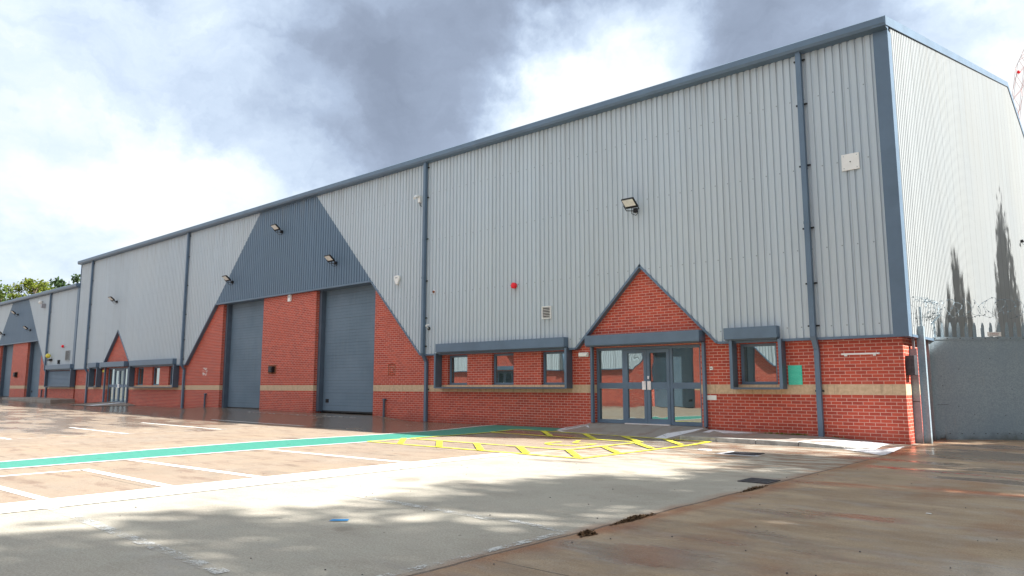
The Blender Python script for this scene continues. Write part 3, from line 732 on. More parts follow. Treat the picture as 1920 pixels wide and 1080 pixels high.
    # end walls, roof
    gr = gable or (lambda y: eave - .1 + roof_rise * (1 - abs(y - 20) / 20))
    lowr = lambda y: eave - .1 + roof_rise * (1 - abs(y - 20) / 20)
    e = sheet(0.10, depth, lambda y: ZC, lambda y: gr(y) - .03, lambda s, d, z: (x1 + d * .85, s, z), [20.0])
    add(e, 'end_cladding', M['pale_sun_dimmed'])
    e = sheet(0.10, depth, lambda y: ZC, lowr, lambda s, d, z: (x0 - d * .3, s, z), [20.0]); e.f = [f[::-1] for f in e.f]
    add(e, 'end_cladding', M['pale_sun_dimmed'])
    t = MB(); t.box(x1 - .14, x1 + .045, 0.10, depth, ZC - .055, ZC)
    add(t, 'drip_trim', M['trim'])
    t = MB()
    for ya_, yb_ in ((-0.38, 20.0), (20.0, depth + .3)):
        t.hexa([(x1 - .22, ya_, gr(max(ya_, 0)) - .10), (x1 + .06, ya_, gr(max(ya_, 0)) - .10), (x1 + .06, yb_, gr(min(yb_, depth)) - .10), (x1 - .22, yb_, gr(min(yb_, depth)) - .10),
                (x1 - .22, ya_, gr(max(ya_, 0)) + .115), (x1 + .06, ya_, gr(max(ya_, 0)) + .115), (x1 + .06, yb_, gr(min(yb_, depth)) + .115), (x1 - .22, yb_, gr(min(yb_, depth)) + .115)])
    add(t, 'verge_trim', M['trim'])
    t = MB()
    t.quad((x0, -0.1, lowr(0) + .02), (x1 - .1, -0.1, lowr(0) + .02), (x1 - .1, 20, lowr(20)), (x0, 20, lowr(20)))
    t.quad((x0, 20, lowr(20)), (x1 - .1, 20, lowr(20)), (x1 - .1, depth, lowr(depth)), (x0, depth, lowr(depth)))
    if gable:
        t.quad((x1 - .2, 0, ZC), (x1 - .2, 0, gr(0)), (x1 - .2, 20, gr(20)), (x1 - .2, depth, gr(depth)), (x1 - .2, depth, ZC))
    t.quad((x0, depth, 0), (x0, depth, lowr(depth)), (x1, depth, lowr(depth)), (x1, depth, 0))
    add(t, 'roof', M['roof'])
    # rainwater pipes
    for x in pipes:
        t = MB(); t.box(x - .06, x + .06, -0.30, -0.185, ZC + .02, eave - .2)
        t.hexa([(x - .055, -.115, 2.10), (x + .055, -.115, 2.10), (x + .055, -.012, 2.10), (x - .055, -.012, 2.10), (x - .06, -.30, 2.39), (x + .06, -.30, 2.39), (x + .06, -.185, 2.39), (x - .06, -.185, 2.39)])
        t.box(x - .055, x + .055, -.115, -.012, gz(x, -.06) + .01, 2.10)
        t.box(x - .065, x + .065, -.307, -.18, 5.0, 5.07)
        p = add(t, 'downpipe', M['trim'], bevel=0.006)
        for zz in (2.62, 3.6, 4.9, 6.4, 7.9, 9.0):
            if zz < eave - .4: MB().box(x - .13, x + .13, -.2, -.165, zz, zz + .035).build('bracket', M['black'], p)
        MB().box(x - .10, x + .10, -.03, -.004, 1.14, 1.18).build('bracket', M['black'], p)
    # shutter doors
    for a, b in doors:
        t = MB(); t.box(a + .10, b, 0.375, 0.42, base, zb - .07); d = add(t, 'shutter_door', M['section'])
        t = MB(); t.box(a, a + .17, 0.16, 0.41, base, zb - .07); t.build('door_guide', M['trimd'], d)
        t = MB(); t.box(b - .05, b, 0.30, 0.374, base, zb - .07); t.build('door_guide', M['trimd'], d)
        t = MB(); t.box(a + .171, b - .051, 0.355, 0.374, base - .02, base + .04); t.build('bottom_seal', M['black'], d)
    if doors:
        a, b = doors[-1]
        o = MB().box(a + .38, a + .56, 0.35, 0.374, base + .36, base + .50).build('lock_plate', M['black'], W_); o.location = (-x1, 0, 0)
    # windows
    for a, b in windows:
        t = MB(); f = 0.07
        t.box(a, a + f, .10, .16, ZB1, 2.30); t.box(b - f, b, .10, .16, ZB1, 2.30); t.box(a + f, b - f, .10, .16, ZB1, ZB1 + f); t.box(a + f, b - f, .10, .16, 2.30 - f, 2.30)
        wn = add(t, 'window', M['trim'], bevel=0.004)
        MB().quad((a + f, .13, ZB1 + f), (b - f, .13, ZB1 + f), (b - f, .13, 2.30 - f), (a + f, .13, 2.30 - f)).build('pane', M['glass'], wn)
        MB().box(a, b, .02, .10, ZB1 - .0, ZB1 + .018).build('sill', M['trimd'], wn)
    # shutter housings over the windows and entrances: box, side fins, ledge
    for kind, a, b in canopies:
        t = MB(); t.box(a, b, -0.36, -0.0 if kind == 'e' else -0.0, 2.40, 2.68)
        cn = add(t, 'shutter_housing', M['trim'], bevel=0.005)
        MB().box(a + .02, b - .02, -0.33, -0.02, 2.372, 2.40).build('soffit', M['trimd'], cn)
        if kind == 'e':
            MB().box(a + .0, a + .07, -0.10, -0.004, base, 2.372).build('side_fin', M['trim'], cn)
            MB().box(b - .07, b, -0.10, -0.004, base, 2.372).build('side_fin', M['trim'], cn)
        else:
            fa, fb = (a - .10, b + .04) if kind == 'w' else (a + .12, b + .06)
            for q in (fa, fb - .055): MB().box(q, q + .055, -0.30, -0.004, 1.20, 2.372).build('side_fin', M['trimd'], cn)
            for q in (fa - .01, fb - .06): MB().box(q, q + .075, -0.315, -0.300, 1.20, 2.372).build('fin_face', M['trim'], cn)
            MB().box(fa + .06, fb - .06, -0.30, -0.004, 1.205, 1.235).build('ledge', M['stone'], cn)
            MB().box(fa + .06, fb - .06, -0.312, -0.300, 1.19, 1.24).build('ledge_trim', M['trimd'], cn)
    for a, b in closed:
        t = MB()
        for k in range(12): 
            z0 = 1.25 + k * .085; t.prism([(-.16, z0), (-.185, z0 + .042), (-.16, z0 + .085), (-.14, z0 + .085), (-.14, z0)], 'x', a, b)
        add(t, 'roller_shutter', M['trim'])
    # glazed entrances
    for e_i, e in enumerate(entrances):
        a, b = e - 1.64, e + 1.64; y0, y1 = .10, .17; z0, z1 = base, 2.34
        cols = [a, a + .90, e, b - .90, b]
        t = MB()
        for q in (a, a + .86, b - .94, b - .08): t.box(q, q + .08, y0, y1, z0, z1)
        t.box(a + .08, a + .86, y0, y1, z1 - .08, z1); t.box(a + .94, b - .94, y0, y1, z1 - .08, z1); t.box(b - .86, b - .08, y0, y1, z1 - .08, z1)
        fr = add(t, 'entrance_frame', M['trim'], bevel=0.004)
        for q0, q1, gm_ in ((a + .08, a + .86, 'glass'), (b - .86, b - .08, 'glass')):
            t = MB(); t.box(q0, q1, y0 + .005, y1, 1.20, 1.36); sd = add(t, 'side_screen', M['trim'])
            MB().box(q0, q1, y0 + .005, y1, z0, z0 + .10).build('bottom_rail', M['trim'], sd)
            for za, zb2 in ((z0 + .10, 1.20), (1.36, z1 - .08)):
                MB().quad((q0, .13, za), (q1, .13, za), (q1, .13, zb2), (q0, .13, zb2)).build('pane', M[gm_], sd)
        m0, m1 = a + .945, b - .945
        for q0, q1, side in ((m0, e - .004, 1), (e + .004, m1, -1)):
            t = MB(); f = .09
            t.box(q0, q0 + f, y0 - .01, y1 - .02, z0 + .02, z1 - .085); t.box(q1 - f, q1, y0 - .01, y1 - .02, z0 + .02, z1 - .085)
            t.box(q0 + f, q1 - f, y0 - .01, y1 - .02, z0 + .02, z0 + .15); t.box(q0 + f, q1 - f, y0 - .01, y1 - .02, 1.19, 1.37); t.box(q0 + f, q1 - f, y0 - .01, y1 - .02, z1 - .18, z1 - .085)
            dl = add(t, 'door_leaf', M['trim'], bevel=0.004)
            MB().quad((q0 + f, .13, z0 + .15), (q1 - f, .13, z0 + .15), (q1 - f, .13, 1.19), (q0 + f, .13, 1.19)).build('pane', M['glassw'], dl)
            MB().quad((q0 + f, .13, 1.37), (q1 - f, .13, 1.37), (q1 - f, .13, z1 - .18), (q0 + f, .13, z1 - .18)).build('pane', M['glassw'] if side == 1 else M['glass_dark_mirror'], dl)
            hx = q1 - .13 if side == 1 else q0 + .02
            MB().box(hx, hx + .11, y0 - .035, y0 - .012, 1.17, 1.40).build('push_plate', M['chrome'], dl)
            if side == -1: MB().box(q0 + .03, q0 + .075, y0 - .03, y0 - .012, 1.46, 1.54).build('lock', M['chrome'], dl)
        t = MB(); t.box(a + .95, b - .95, .03, .18, z0 - .02, z0 + .018); add(t, 'threshold', M['chrome'])
    return W_

mir = lambda x: -48.6 - x
B1 = warehouse('warehouse', 'long pale ribbed steel and red brick warehouse with slate grey shutters, largest building',
    -48.9, 0.0, 9.42, -24.3, 2.13, 6.05, 5.25, (-1.92, -15.17, -33.48, -46.68), ((-29.85, -26.15), (-22.05, -18.15)), (-6.5, mir(-6.5)),
    [(-14.17, -13.23), (-12.13, -11.20), (-10.09, -9.16), (-3.82, -2.88)] + [(mir(b), mir(a)) for a, b in ((-14.17, -13.23), (-12.13, -11.20), (-10.09, -9.16), (-3.82, -2.88))],
    [('w', -14.40, -8.96), ('e', -8.22, -4.70), ('s', -4.04, -2.72), ('w', mir(-8.96), mir(-14.40)), ('e', mir(-4.70), mir(-8.22)), ('s', mir(-2.72), mir(-4.04))],
    1.9, 0.25, 0.25, gable=lambda y: 9.30 + 0.2525 * y if y <= 20 else 14.35 - 0.2525 * (y - 20))
B2 = warehouse('warehouse', 'lower pale steel and brick warehouse beyond the left end of the long one',
    -75.0, -48.96, 7.95, -61.3, 1.85, 4.87, 4.55, (-54.2, -68.4), ((-66.0, -62.75), (-59.2, -56.0)), (),
    [], [('w', -53.75, -48.98)], 1.2, 0.44, 0.44, closed=((-53.6, -49.15),), depth=30)
B3 = warehouse('warehouse', 'pale steel and brick warehouse across the yard, seen mirrored in the glass',
    -48.9, 0.0, 8.6, -27.65, 0.9, 2.42, 4.4, (-18.0, -36.0), ((-31.0, -28.1), (-27.3, -24.4)), (-12.5,), [(-40.5, -39.5), (-43, -42)], [('e', -14.22, -10.70), ('w', -43.3, -39.2)], 1.6, 0.0, 0.0)
B3.location = (-43.7, -21.6, 0); B3.rotation_euler = (0, 0, math.pi)

# ---------------------------------------------------------------- fittings on the walls
def floodlight(label, loc, rz=0, group='floodlights on the warehouse walls'):
    t = thing('floodlight', label, 'floodlight', loc, rz, group)
    # local frame: origin on the wall, -y outwards; head plate rises outwards with its glass facing down and out
    a = R(38); u = Vector((0, -math.cos(a), math.sin(a))); nn = Vector((0, -math.sin(a), -math.cos(a)))
    def plate(m, c, hw, hl, th0, th1):
        P = []
        for d in (th0, th1):
            for sx, sl_ in ((-1, -1), (1, -1), (1, 1), (-1, 1)):
                q = Vector(c) + Vector((hw * sx, 0, 0)) + u * (hl * sl_) + nn * d; P.append(q)
        m.hexa(P); return m
    c = (0, -0.36, 0.09)
    b = plate(MB(), c, .19, .165, -.055, .0); 
    body = b.build('housing', M['black'], t, bevel=0.008)
    plate(MB(), Vector(c) + u * .03, .165, .115, .001, .006).build('lamp_glass', M['lens'], t)
    k = MB()
    for i in range(6): plate(k, Vector(c) + Vector((-.14 + .056 * i, 0, 0)), .006, .12, -.085, -.055)
    k.build('cooling_fins', M['black'], t)
    MB().box(-.05, .05, -.09, 0.0, -.10, .02).build('mounting_plate', M['black'], t)
    m = MB(); m.tube([(-.20, -.34, .07), (-.20, -.20, -.05), (0, -.09, -.06)], .014, 6); m.tube([(.20, -.34, .07), (.20, -.20, -.05), (0, -.09, -.06)], .014, 6); m.build('bracket', M['black'], t)
    MB().tube([(.0, -.25, .0), (-.02, -.22, -.16), (.05, -.12, -.20), (.06, -.02, -.12)], .009, 6).build('cable', M['black'], t)
    return t
fl = floodlight('black floodlight high on the pale cladding above the nearest brick gable entrance', (-6.55, -0.155, 6.12))
for lab, loc, rz in (('floodlight topmost on the large slate trapezoid of the long warehouse', (-24.6, -.155, 8.05), 0),
                     ('floodlight low on the right slope side of the large slate trapezoid, over the right shutter', (-20.5, -.155, 6.2), 0),
                     ('floodlight low at the left edge of the large slate trapezoid, over the left shutter', (-28.75, -.155, 6.2), 0),
                     ('floodlight on the pale cladding above the far small brick gable', (-42.5, -.155, 6.3), 0),
                     ('topmost floodlight on the distant small slate trapezoid', (-61.6, -.155, 6.75), 0),
                     ('right lower floodlight on the distant small slate trapezoid', (-58.3, -.155, 5.4), 0),
                     ('left lower floodlight on the distant small slate trapezoid', (-64.7, -.155, 5.35), 0),
                     ('floodlight on the sunlit white end wall at the right edge of the photo', (0.04, 19.6, 7.35), R(90))):
    dup(fl, loc, rz, lab)
def small(name, label, cat, m, mt, loc=(0, 0, 0), group=None, bevel=0.006, smooth=False):
    o = m.build(name, mt, None, bevel=bevel, smooth=smooth); o.location = loc; return tag(o, label, cat, group)
# red sounder
def sounder(label, loc):
    t = thing('alarm_sounder', label, 'alarm sounder', loc, 0, 'red alarm sounders')
    MB().tube([(0, 0, 0), (0, -.05, 0)], .075, 16).build('base', M['white'], t)
    MB().tube([(0, -.04, 0), (0, -.13, 0), (0, -.16, 0)], [.095, .095, .05], 16).build('sounder_dome', M['red'], t, smooth=False)
    return t
s1 = sounder('round red alarm sounder on the pale cladding above the nearest three window row', (-10.98, -.155, 4.38))
dup(s1, (-51.0, -.155, 3.9), 0, 'red alarm sounder on the distant lower warehouse')
# louvred vent
def vent(label, loc, w_, h_, nsl, m='white'):
    t = thing('wall_vent', label, 'vent', loc); f = .025
    k = MB(); k.box(0, f, -.05, 0, 0, h_); k.box(w_ - f, w_, -.05, 0, 0, h_); k.box(f, w_ - f, -.05, 0, 0, f); k.box(f, w_ - f, -.05, 0, h_ - f, h_); k.build('frame', M[m], t)
    MB().box(f, w_ - f, -.008, 0, f, h_ - f).build('backing', M['black'], t)
    k = MB()
    for i in range(nsl):
        z = f + (h_ - 2 * f) * (i + .35) / nsl; d = (h_ - 2 * f) / nsl * .28
        k.hexa([(f, -.045, z), (w_ - f, -.045, z), (w_ - f, -.012, z + d * .5), (f, -.012, z + d * .5), (f, -.045, z + d), (w_ - f, -.045, z + d), (w_ - f, -.012, z + d * 1.3), (f, -.012, z + d * 1.3)])
    k.build('louvres', M[m], t)
    return t
vent('white louvred vent on the pale cladding above the nearest windows', (-9.90, -.155, 3.27), .34, .38, 7)
vent('grey louvred vent low on the distant warehouse beside its left corner', (-50.5, -.155, 2.95), .75, .65, 8, 'roof')
# bell box
k = MB(); P = []
prof = [(-.15, .13), (-.09, .17), (.09, .17), (.15, .13), (.145, .04), (.04, -.16), (0, -.18), (-.04, -.16), (-.145, .04)]
k.prism([(a, b) for a, b in prof], 'y', -.09, 0.0)
b_ = thing('alarm_box', 'white shield-shaped alarm box beside the downpipe right of the large slate trapezoid', 'alarm box', (-16.66, -.155, 5.1))
k.build('casing', M['white'], b_, bevel=0.02); MB().box(-.06, .06, -.094, -.09, .06, .10).build('label_panel', M['roof'], b_)
# camera stalks on the second downpipe
t = thing('security_camera', 'white domed security camera high beside the downpipe, above the alarm box', 'camera', (-15.5, -.155, 7.85))
MB().box(-.06, .06, -.09, 0, -.05, .20).build('mount', M['white'], t, bevel=.01); MB().tube([(0, -.10, .18), (0, -.22, .14), (0, -.30, .06)], [.05, .06, .05], 10).build('camera_body', M['white'], t); MB().tube([(0, -.05, -.05), (.04, -.06, -.16), (.07, -.01, -.2)], .012, 6).build('cable', M['black'], t)
t = thing('security_camera', 'small white camera arm sticking out low beside the downpipe left of the nearest windows', 'camera', (-14.95, -.155, 3.25))
MB().tube([(0, 0, 0), (0, -.04, 0)], .06, 12).build('mount', M['black'], t); MB().tube([(0, -.03, 0), (.02, -.16, .05), (.10, -.24, .08), (.28, -.26, .10)], .022, 8).build('arm', M['white'], t)
t = thing('pipe_stub', 'rusty hole and cut pipe in the pale cladding right of the second downpipe', 'pipe', (-14.72, -.155, 4.5))
MB().tube([(0, 0, 0), (0, -.012, 0)], .085, 10).build('collar', M['pwalk'], t); MB().tube([(0, -.013, .01), (0, -.05, .0)], .045, 10).build('pipe_end', M['rust'], t)
# white square plate
t = thing('wall_plate', 'white square plate on the pale cladding near the right corner', 'plate', (-1.10, -.158, 6.12))
MB().box(0, .38, -.03, 0, 0, .38).build('plate', M['white'], t, bevel=.004)
MB().tube([(.19, -.030, .19), (.19, -.040, .19)], .014, 10).build('boss', M['iron'], t)
for sx in (.05, .33):
    for sz in (.05, .33): MB().tube([(sx, -.03, sz), (sx, -.036, sz)], .009, 8).build('bolt', M['galv'], t)
# sensor box on the pier, key box, old sign outlines, pipe stubs
t = thing('sensor_box', 'small white box high on the brick pier between the shutters', 'sensor box', (-24.1, 0, 4.88))
MB().box(0, .22, -.08, 0, 0, .30).build('casing', M['white'], t, bevel=.01); MB().box(.05, .17, -.084, -.08, .16, .24).build('window_strip', M['roof'], t)
k = MB(); k.box(0, .46, -.05, 0, 0, .34)
t = thing('key_box', 'rusty brown plate with a black box on the brick pier between the shutters', 'key box', (-25.5, 0, 1.82))
MB().box(0, .60, -.012, 0, -.02, .36).build('back_plate', M['rust'], t); MB().box(.20, .50, -.16, -.012, .04, .30).build('box', M['black'], t, bevel=.015); MB().box(.25, .45, -.175, -.16, .10, .24).build('box_door', M['iron'], t)
t = thing('key_box', 'dark box on the brick pier of the distant warehouse', 'key box', (-61.8, 0, 1.95))
MB().box(0, .75, -.012, 0, -.06, .40).build('back_plate', M['rust'], t); MB().box(.35, .7, -.2, -.012, .02, .34).build('box', M['black'], t, bevel=.015)
k = MB()
for q, r_ in ((0, .40), (.09, .22)):
    for a, b, c_, d in ((q, q + .025, q, q + r_), (q + r_ - .025, q + r_, q, q + r_), (q + .025, q + r_ - .025, q, q + .025), (q + .025, q + r_ - .025, q + r_ - .025, q + r_)):
        k.box(a, b, -.006, 0, c_, d)
small('sign_outline', 'faded dark square outline of a removed sign on the brick right of the right shutter', 'sign mark', k, M['rust'], (-17.3, 0, 1.66), bevel=0)
random.seed(5); k = MB()
for i in range(26):
    a, b = random.uniform(0, .42), random.uniform(0, .38); k.box(a, a + random.uniform(.03, .09), -.004 - .0004 * i, 0, b, b + random.uniform(.02, .05))
small('sign_remains', 'torn white remains of a notice on the brick left of the left shutter', 'notice', k, M['white'], (-31.6, 0, 1.76), bevel=0)
for lab, x in (('short grey pipe stub standing against the brick right of the right shutter', -17.42), ('short grey pipe stub standing against the brick left of the left shutter', -31.1), ('dark pipe stub standing against the brick of the distant warehouse', -55.1)):
    t = thing('pipe_stub', lab, 'pipe', (x, 0, gz(x, 0)), 0, 'pipe stubs at the foot of the wall')
    MB().tube([(0, -.07, -.02), (0, -.07, .66)], .042, 12).build('pipe', M['trimd'], t); MB().box(-.06, .06, -.1, 0, .60, .66).build('clip', M['trimd'], t)
# things round the nearest entrance
t = thing('bulkhead_lamp', 'white bulkhead lamp on the brick left of the nearest entrance', 'lamp', (-8.66, 0, 2.10))
MB().box(0, .34, -.06, 0, 0, .13).build('base', M['white'], t, bevel=.01); MB().box(.02, .32, -.10, -.06, .01, .12).build('diffuser', M['lens'], t, bevel=.02)
t = thing('bulkhead_lamp', 'cream bulkhead lamp left of the distant glazed entrance', 'lamp', (-44.3, 0, 2.10))
MB().box(0, .34, -.06, 0, 0, .13).build('base', M['yellowp'], t, bevel=.01)
t = thing('door_buzzer', 'small white door buzzer on the brick right of the nearest entrance', 'buzzer', (-4.60, 0, 1.67))
MB().box(0, .08, -.03, 0, 0, .09).build('plate', M['white'], t, bevel=.006); MB().tube([(.04, -.03, .045), (.04, -.036, .045)], .015, 10).build('button', M['black'], t)
small('letter_plate', 'plain white plate low on the brick right of the nearest entrance', 'letter plate', MB().box(0, .29, -.012, 0, 0, .12), M['white'], (-4.74, -0.003, .92))
t = thing('notice_board', 'bright green dotted board on the brick between the small window and the downpipe', 'board', (-2.62, 0, 1.30))
MB().box(0, .32, -.02, 0, 0, .45).build('board', M['green'], t)
k = MB()
for i in range(11):
    for j in range(16):
        x_, z_ = .018 + i * .0285 + (j % 2) * .014, .018 + j * .0277
        if x_ < .305: k.quad((x_ - .008, -.0215, z_), (x_ + .004, -.0215, z_ - .006), (x_ + .009, -.0215, z_ + .003), (x_ - .002, -.0215, z_ + .009))
k.build('dots', M['greenl'], t)
t = thing('strip_light', 'long thin white strip on the brick between the last downpipe and the corner', 'strip light', (-1.40, 0, 1.96))
MB().box(0, .80, -.05, 0, 0, .035).build('strip', M['white'], t, bevel=.006); MB().box(.06, .12, -.03, 0, -.03, 0).build('clip', M['white'], t); MB().box(.66, .72, -.03, 0, -.03, 0).build('clip', M['white'], t)
small('junction_box', 'dark grey metal box on the brick side wall just round the right corner', 'junction box', MB().box(0, .17, 0, .26, 0, .42), M['iron'], (-.138, .12, 1.50))
t = thing('wall_light', 'yellow lamp on a black arm beside the pipe of the distant warehouse', 'lamp', (-53.2, -.15, 3.2))
MB().ball((0, -.25, .12), .16, 10, 8).build('lamp_body', M['yellowp'], t, smooth=True); MB().box(-.3, .12, -.2, 0, -.22, -.08).build('arm', M['black'], t)
small('cable_stub', 'little black stub on the distant warehouse cladding above its closed window shutter', 'cable', MB().box(0, .14, -.12, 0, 0, .26), M['black'], (-51.7, -.155, 2.75))
t = thing('satellite_lamp', 'small white dish lamp near the top right of the distant warehouse', 'lamp', (-55.6, -.15, 7.0))
MB().ball((-.5, -.15, .25), .14, 10, 8).build('lamp_body', M['white'], t, smooth=True); MB().box(-.05, .2, -.25, 0, -.2, .1).build('arm', M['crane_g'], t)

# ---------------------------------------------------------------- yard furniture: drains, covers
def drain(label, x0_, x1_, y0_, y1_, rz=0):
    cx, cy = (x0_ + x1_) / 2, (y0_ + y1_) / 2; w2, h2 = (x1_ - x0_) / 2, (y1_ - y0_) / 2
    t = thing('drain_grate', label, 'drain', (cx, cy, 0.0), rz, 'drain grates')
    k = MB(); f = .03
    k.box(-w2, w2, -h2, -h2 + f, -.05, .012); k.box(-w2, w2, h2 - f, h2, -.05, .012); k.box(-w2, -w2 + f, -h2 + f, h2 - f, -.05, .012); k.box(w2 - f, w2, -h2 + f, h2 - f, -.05, .012)
    k.build('frame', M['iron'], t)
    MB().box(-w2 + f, w2 - f, -h2 + f, h2 - f, .001, .0045).build('sump_shade_sheet', M['black'], t)  # flat black sheet stands in for the shaded pit below the bars
    k = MB(); nb = 11
    for i in range(nb):
        q = -w2 + f + (2 * w2 - 2 * f) * (i + .5) / nb; k.box(q - .011, q + .011, -h2 + f, h2 - f, .0046, .010)
    k.box(-.015, .015, -h2 + f, h2 - f, .010, .0115)
    k.build('bars', M['iron'], t)
    return t
drain('cast iron drain grate nearer the entrance kerb', -2.38, -1.80, -4.08, -3.52, R(4))
drain('cast iron drain grate in the corner of the long rusty joint', -.45, -.04, -7.75, -7.30, 0)
fl_ = MB()
for P in ([(-2.52, -4.18), (-1.70, -4.15), (-1.68, -3.98), (-2.5, -4.1)], [(-2.52, -4.2), (-2.50, -3.45), (-2.42, -3.45), (-2.42, -4.1)]): fl_.quad(*[(x, y, gz(x, y) + .004) for x, y in P])
structure(fl_.build('pale_mortar', M['pwalk']))
k = MB(); k.tube([(0, 0, 0), (0, 0, .012)], .13, 20)
small('access_cover', 'small round white cover in the concrete near the hatched bay', 'cover', k, M['pwhite'], (-3.03, -3.55, 0.003))
random.seed(11)
k = MB()
def sprig(m, x, y, z, h, spread, nb, wd):
    for _ in range(nb):
        a = random.uniform(0, 2 * math.pi); bx, by = x + random.gauss(0, spread * .3), y + random.gauss(0, spread * .3)
        tx, ty = bx + math.cos(a) * spread * random.uniform(.2, 1), by + math.sin(a) * spread * random.uniform(.2, 1); hh = h * random.uniform(.4, 1)
        px_, py_ = -math.sin(a) * wd, math.cos(a) * wd
        m.quad((bx - px_, by - py_, z), (bx + px_, by + py_, z), (tx, ty, z + hh))
for i in range(46):
    x = -3.55 + 1.3 * random.random() ** 1.2; y = -.03 - random.random() * .09; sprig(k, x, y, .155, .05, .05, 7, .006)
for i in range(10): sprig(k, -1.75 + random.random() * .3, -.04, .12, .05, .04, 6, .006)
o = k.build('weeds', M['leafy']); o['kind'] = 'stuff'; o['label'] = 'low weeds along the foot of the brick wall by the kerb'; o['category'] = 'weeds'
def debris(label, x, y, L_, W2, nb, seed):
    random.seed(seed); k = MB()
    for _ in range(nb):
        a = random.gauss(0, .33) * L_; b = random.gauss(0, .33) * W2; r_ = random.uniform(.008, .03)
        th = random.uniform(0, 6.28); c_, s_ = math.cos(th) * r_, math.sin(th) * r_; z = gz(x, y) + random.uniform(.004, .035) * max(0.2, 1 - abs(a) / L_ - abs(b) / W2)
        px_, py_ = x + b, y + a
        k.quad((px_ - c_, py_ - s_, z), (px_ + s_ * .5, py_ - c_ * .5, z + .006), (px_ + c_, py_ + s_, z + random.uniform(0, .02)), (px_ - s_ * .5, py_ + c_ * .5, z))
    o = k.build('leaf_debris', M['moss']); o['kind'] = 'stuff'; o['label'] = label; o['category'] = 'debris'
debris('brown leaf debris lying on the long joint in the foreground', .10, -11.98, .12, .07, 500, 3)
debris('dark moss and debris along the joint behind the foreground clump', .02, -11.1, .42, .04, 500, 4)
debris('rusty moss along the joint near the corner drain', .03, -8.35, .55, .030, 150, 5)
random.seed(2); k = MB()
for i in range(170):
    x, y = random.uniform(-9, 3.2), random.uniform(-14.5, -2); r_ = random.uniform(.003, .0075)
    if -8.3 < x < -.2 and y > -2: continue
    z = gz(x, y) + .002; k.hexa([(x - r_, y - r_ * .7, z), (x + r_, y - r_, z), (x + r_ * .8, y + r_, z), (x - r_ * .9, y + r_ * .8, z), (x - r_ * .6, y - r_ * .5, z + r_), (x + r_ * .5, y - r_ * .6, z + r_ * .9), (x + r_ * .5, y + r_ * .6, z + r_), (x - r_ * .5, y + r_ * .4, z + r_ * .8)])
o = k.build('grit', M['iron']); o['kind'] = 'stuff'; o['label'] = 'scattered grit and crumbs on the concrete'; o['category'] = 'grit'
small('litter_scrap', 'tiny white scrap of litter on the brown concrete at the right', 'litter', MB().box(0, .05, 0, .03, 0, .006), M['white'], (2.05, -8.9, .003), bevel=.002)

# ---------------------------------------------------------------- gate, posts, razor wire
gdir = Vector((math.cos(R(40)), math.sin(R(40)), 0)); gn = Vector((gdir.y, -gdir.x, 0))      # gate faces the camera
gt = thing('metal_gate', 'tall galvanised sheet gate with spiked pales behind it at the right edge', 'gate', (-0.045, 2.02, 0.0), math.atan2(gdir.y, gdir.x))
GW = 3.6
t = MB(); t.box(.05, GW, -.012, 0, .10, 2.40); t.build('sheet', M['galv'], gt)
t = MB(); t.box(-.02, .06, -.03, .05, .02, 2.68); t.box(.06, GW, .001, .05, 2.33, 2.40); t.box(.06, GW, .001, .05, .08, .14); t.box(GW - .06, GW + .02, -.03, .05, .02, 2.68); t.build('frame', M['galv'], gt, bevel=.004)
t = MB(); t.box(.06, GW, -.022, -.0125, 2.345, 2.408); t.build('edge_strip', M['galv'], gt); MB().box(.2, GW, -.024, -.0125, .05, .16).build('edge_strip', M['galv'], gt); MB().box(.06, .32, -.018, -.0125, .84, .848).build('lap', M['iron'], gt)
t = MB()
for i in range(12): t.tube([(.12 + i * .29, -.021, 2.376), (.12 + i * .29, -.03, 2.376)], .012, 6); t.tube([(.3 + i * .27, -.022, .19), (.3 + i * .27, -.03, .19)], .012, 6)
for a, b in ((.2, 1.5), (.22, 1.28), (.62, 1.66), (.55, .80), (.9, .62), (1.6, .6), (1.35, 1.9), (1.8, 1.2)): t.tube([(a, -.013, b), (a, -.02, b)], .01, 6)
t.build('bolts', M['iron'], gt)
for i in range(19):
    x = .16 + i * .188; hh = 2.76
    t = MB(); t.prism([(x - .035, .13), (x + .035, .13), (x + .035, hh - .13), (x + .012, hh), (x, hh - .035), (x - .012, hh), (x - .035, hh - .13)], 'y', .052, .060)
    t.box(x - .037, x - .028, .060, .075, .13, hh - .14); t.box(x + .028, x + .037, .060, .075, .13, hh - .14)
    t.build('pale', M['galv'], gt)
def post(name, label, loc, w_, d_, h_, cat='post'):
    t = thing(name, label, cat, loc, 0)
    k = MB(); f = .012
    k.box(0, w_, 0, f, 0, h_); k.box(0, f, f, d_, 0, h_); k.box(w_ - f, w_, f, d_, 0, h_); k.build('channel', M['galv'], t); return t
p1 = post('gate_post', 'tall galvanised steel gate post just right of the brick corner', (.0, .60, 0.02), .145, .12, 2.55)
MB().tube([(.10, .06, 2.5), (.10, .06, 2.98)], .022, 8).build('wire_arm', M['galv'], p1)
MB().box(-.02, .17, -.03, .16, -.02, .02).build('base_plate', M['iron'], p1)
t = thing('steel_infill_sheet', 'narrow galvanised sheet closing the gap between brick corner and gate post', 'steel sheet', (-.20, .50, 0))
k = MB(); k.box(.06, .21, 0, .006, .02, 2.08); k.build('sheet', M['galv'], t); MB().box(.06, .212, -.008, -.0005, .93, .945).build('lap', M['iron'], t); MB().box(.12, .17, .008, .05, .02, 2.36).build('stiffener', M['galv'], t)
k = MB(); k.box(.0, .07, .0, .07, 0, 2.60)
gp2 = thing('gate_post', 'slim steel hanging post at the left edge of the sheet gate, with angled arms', 'post', (-.10, 1.86, 0))
k.build('post', M['galv'], gp2, bevel=.005)
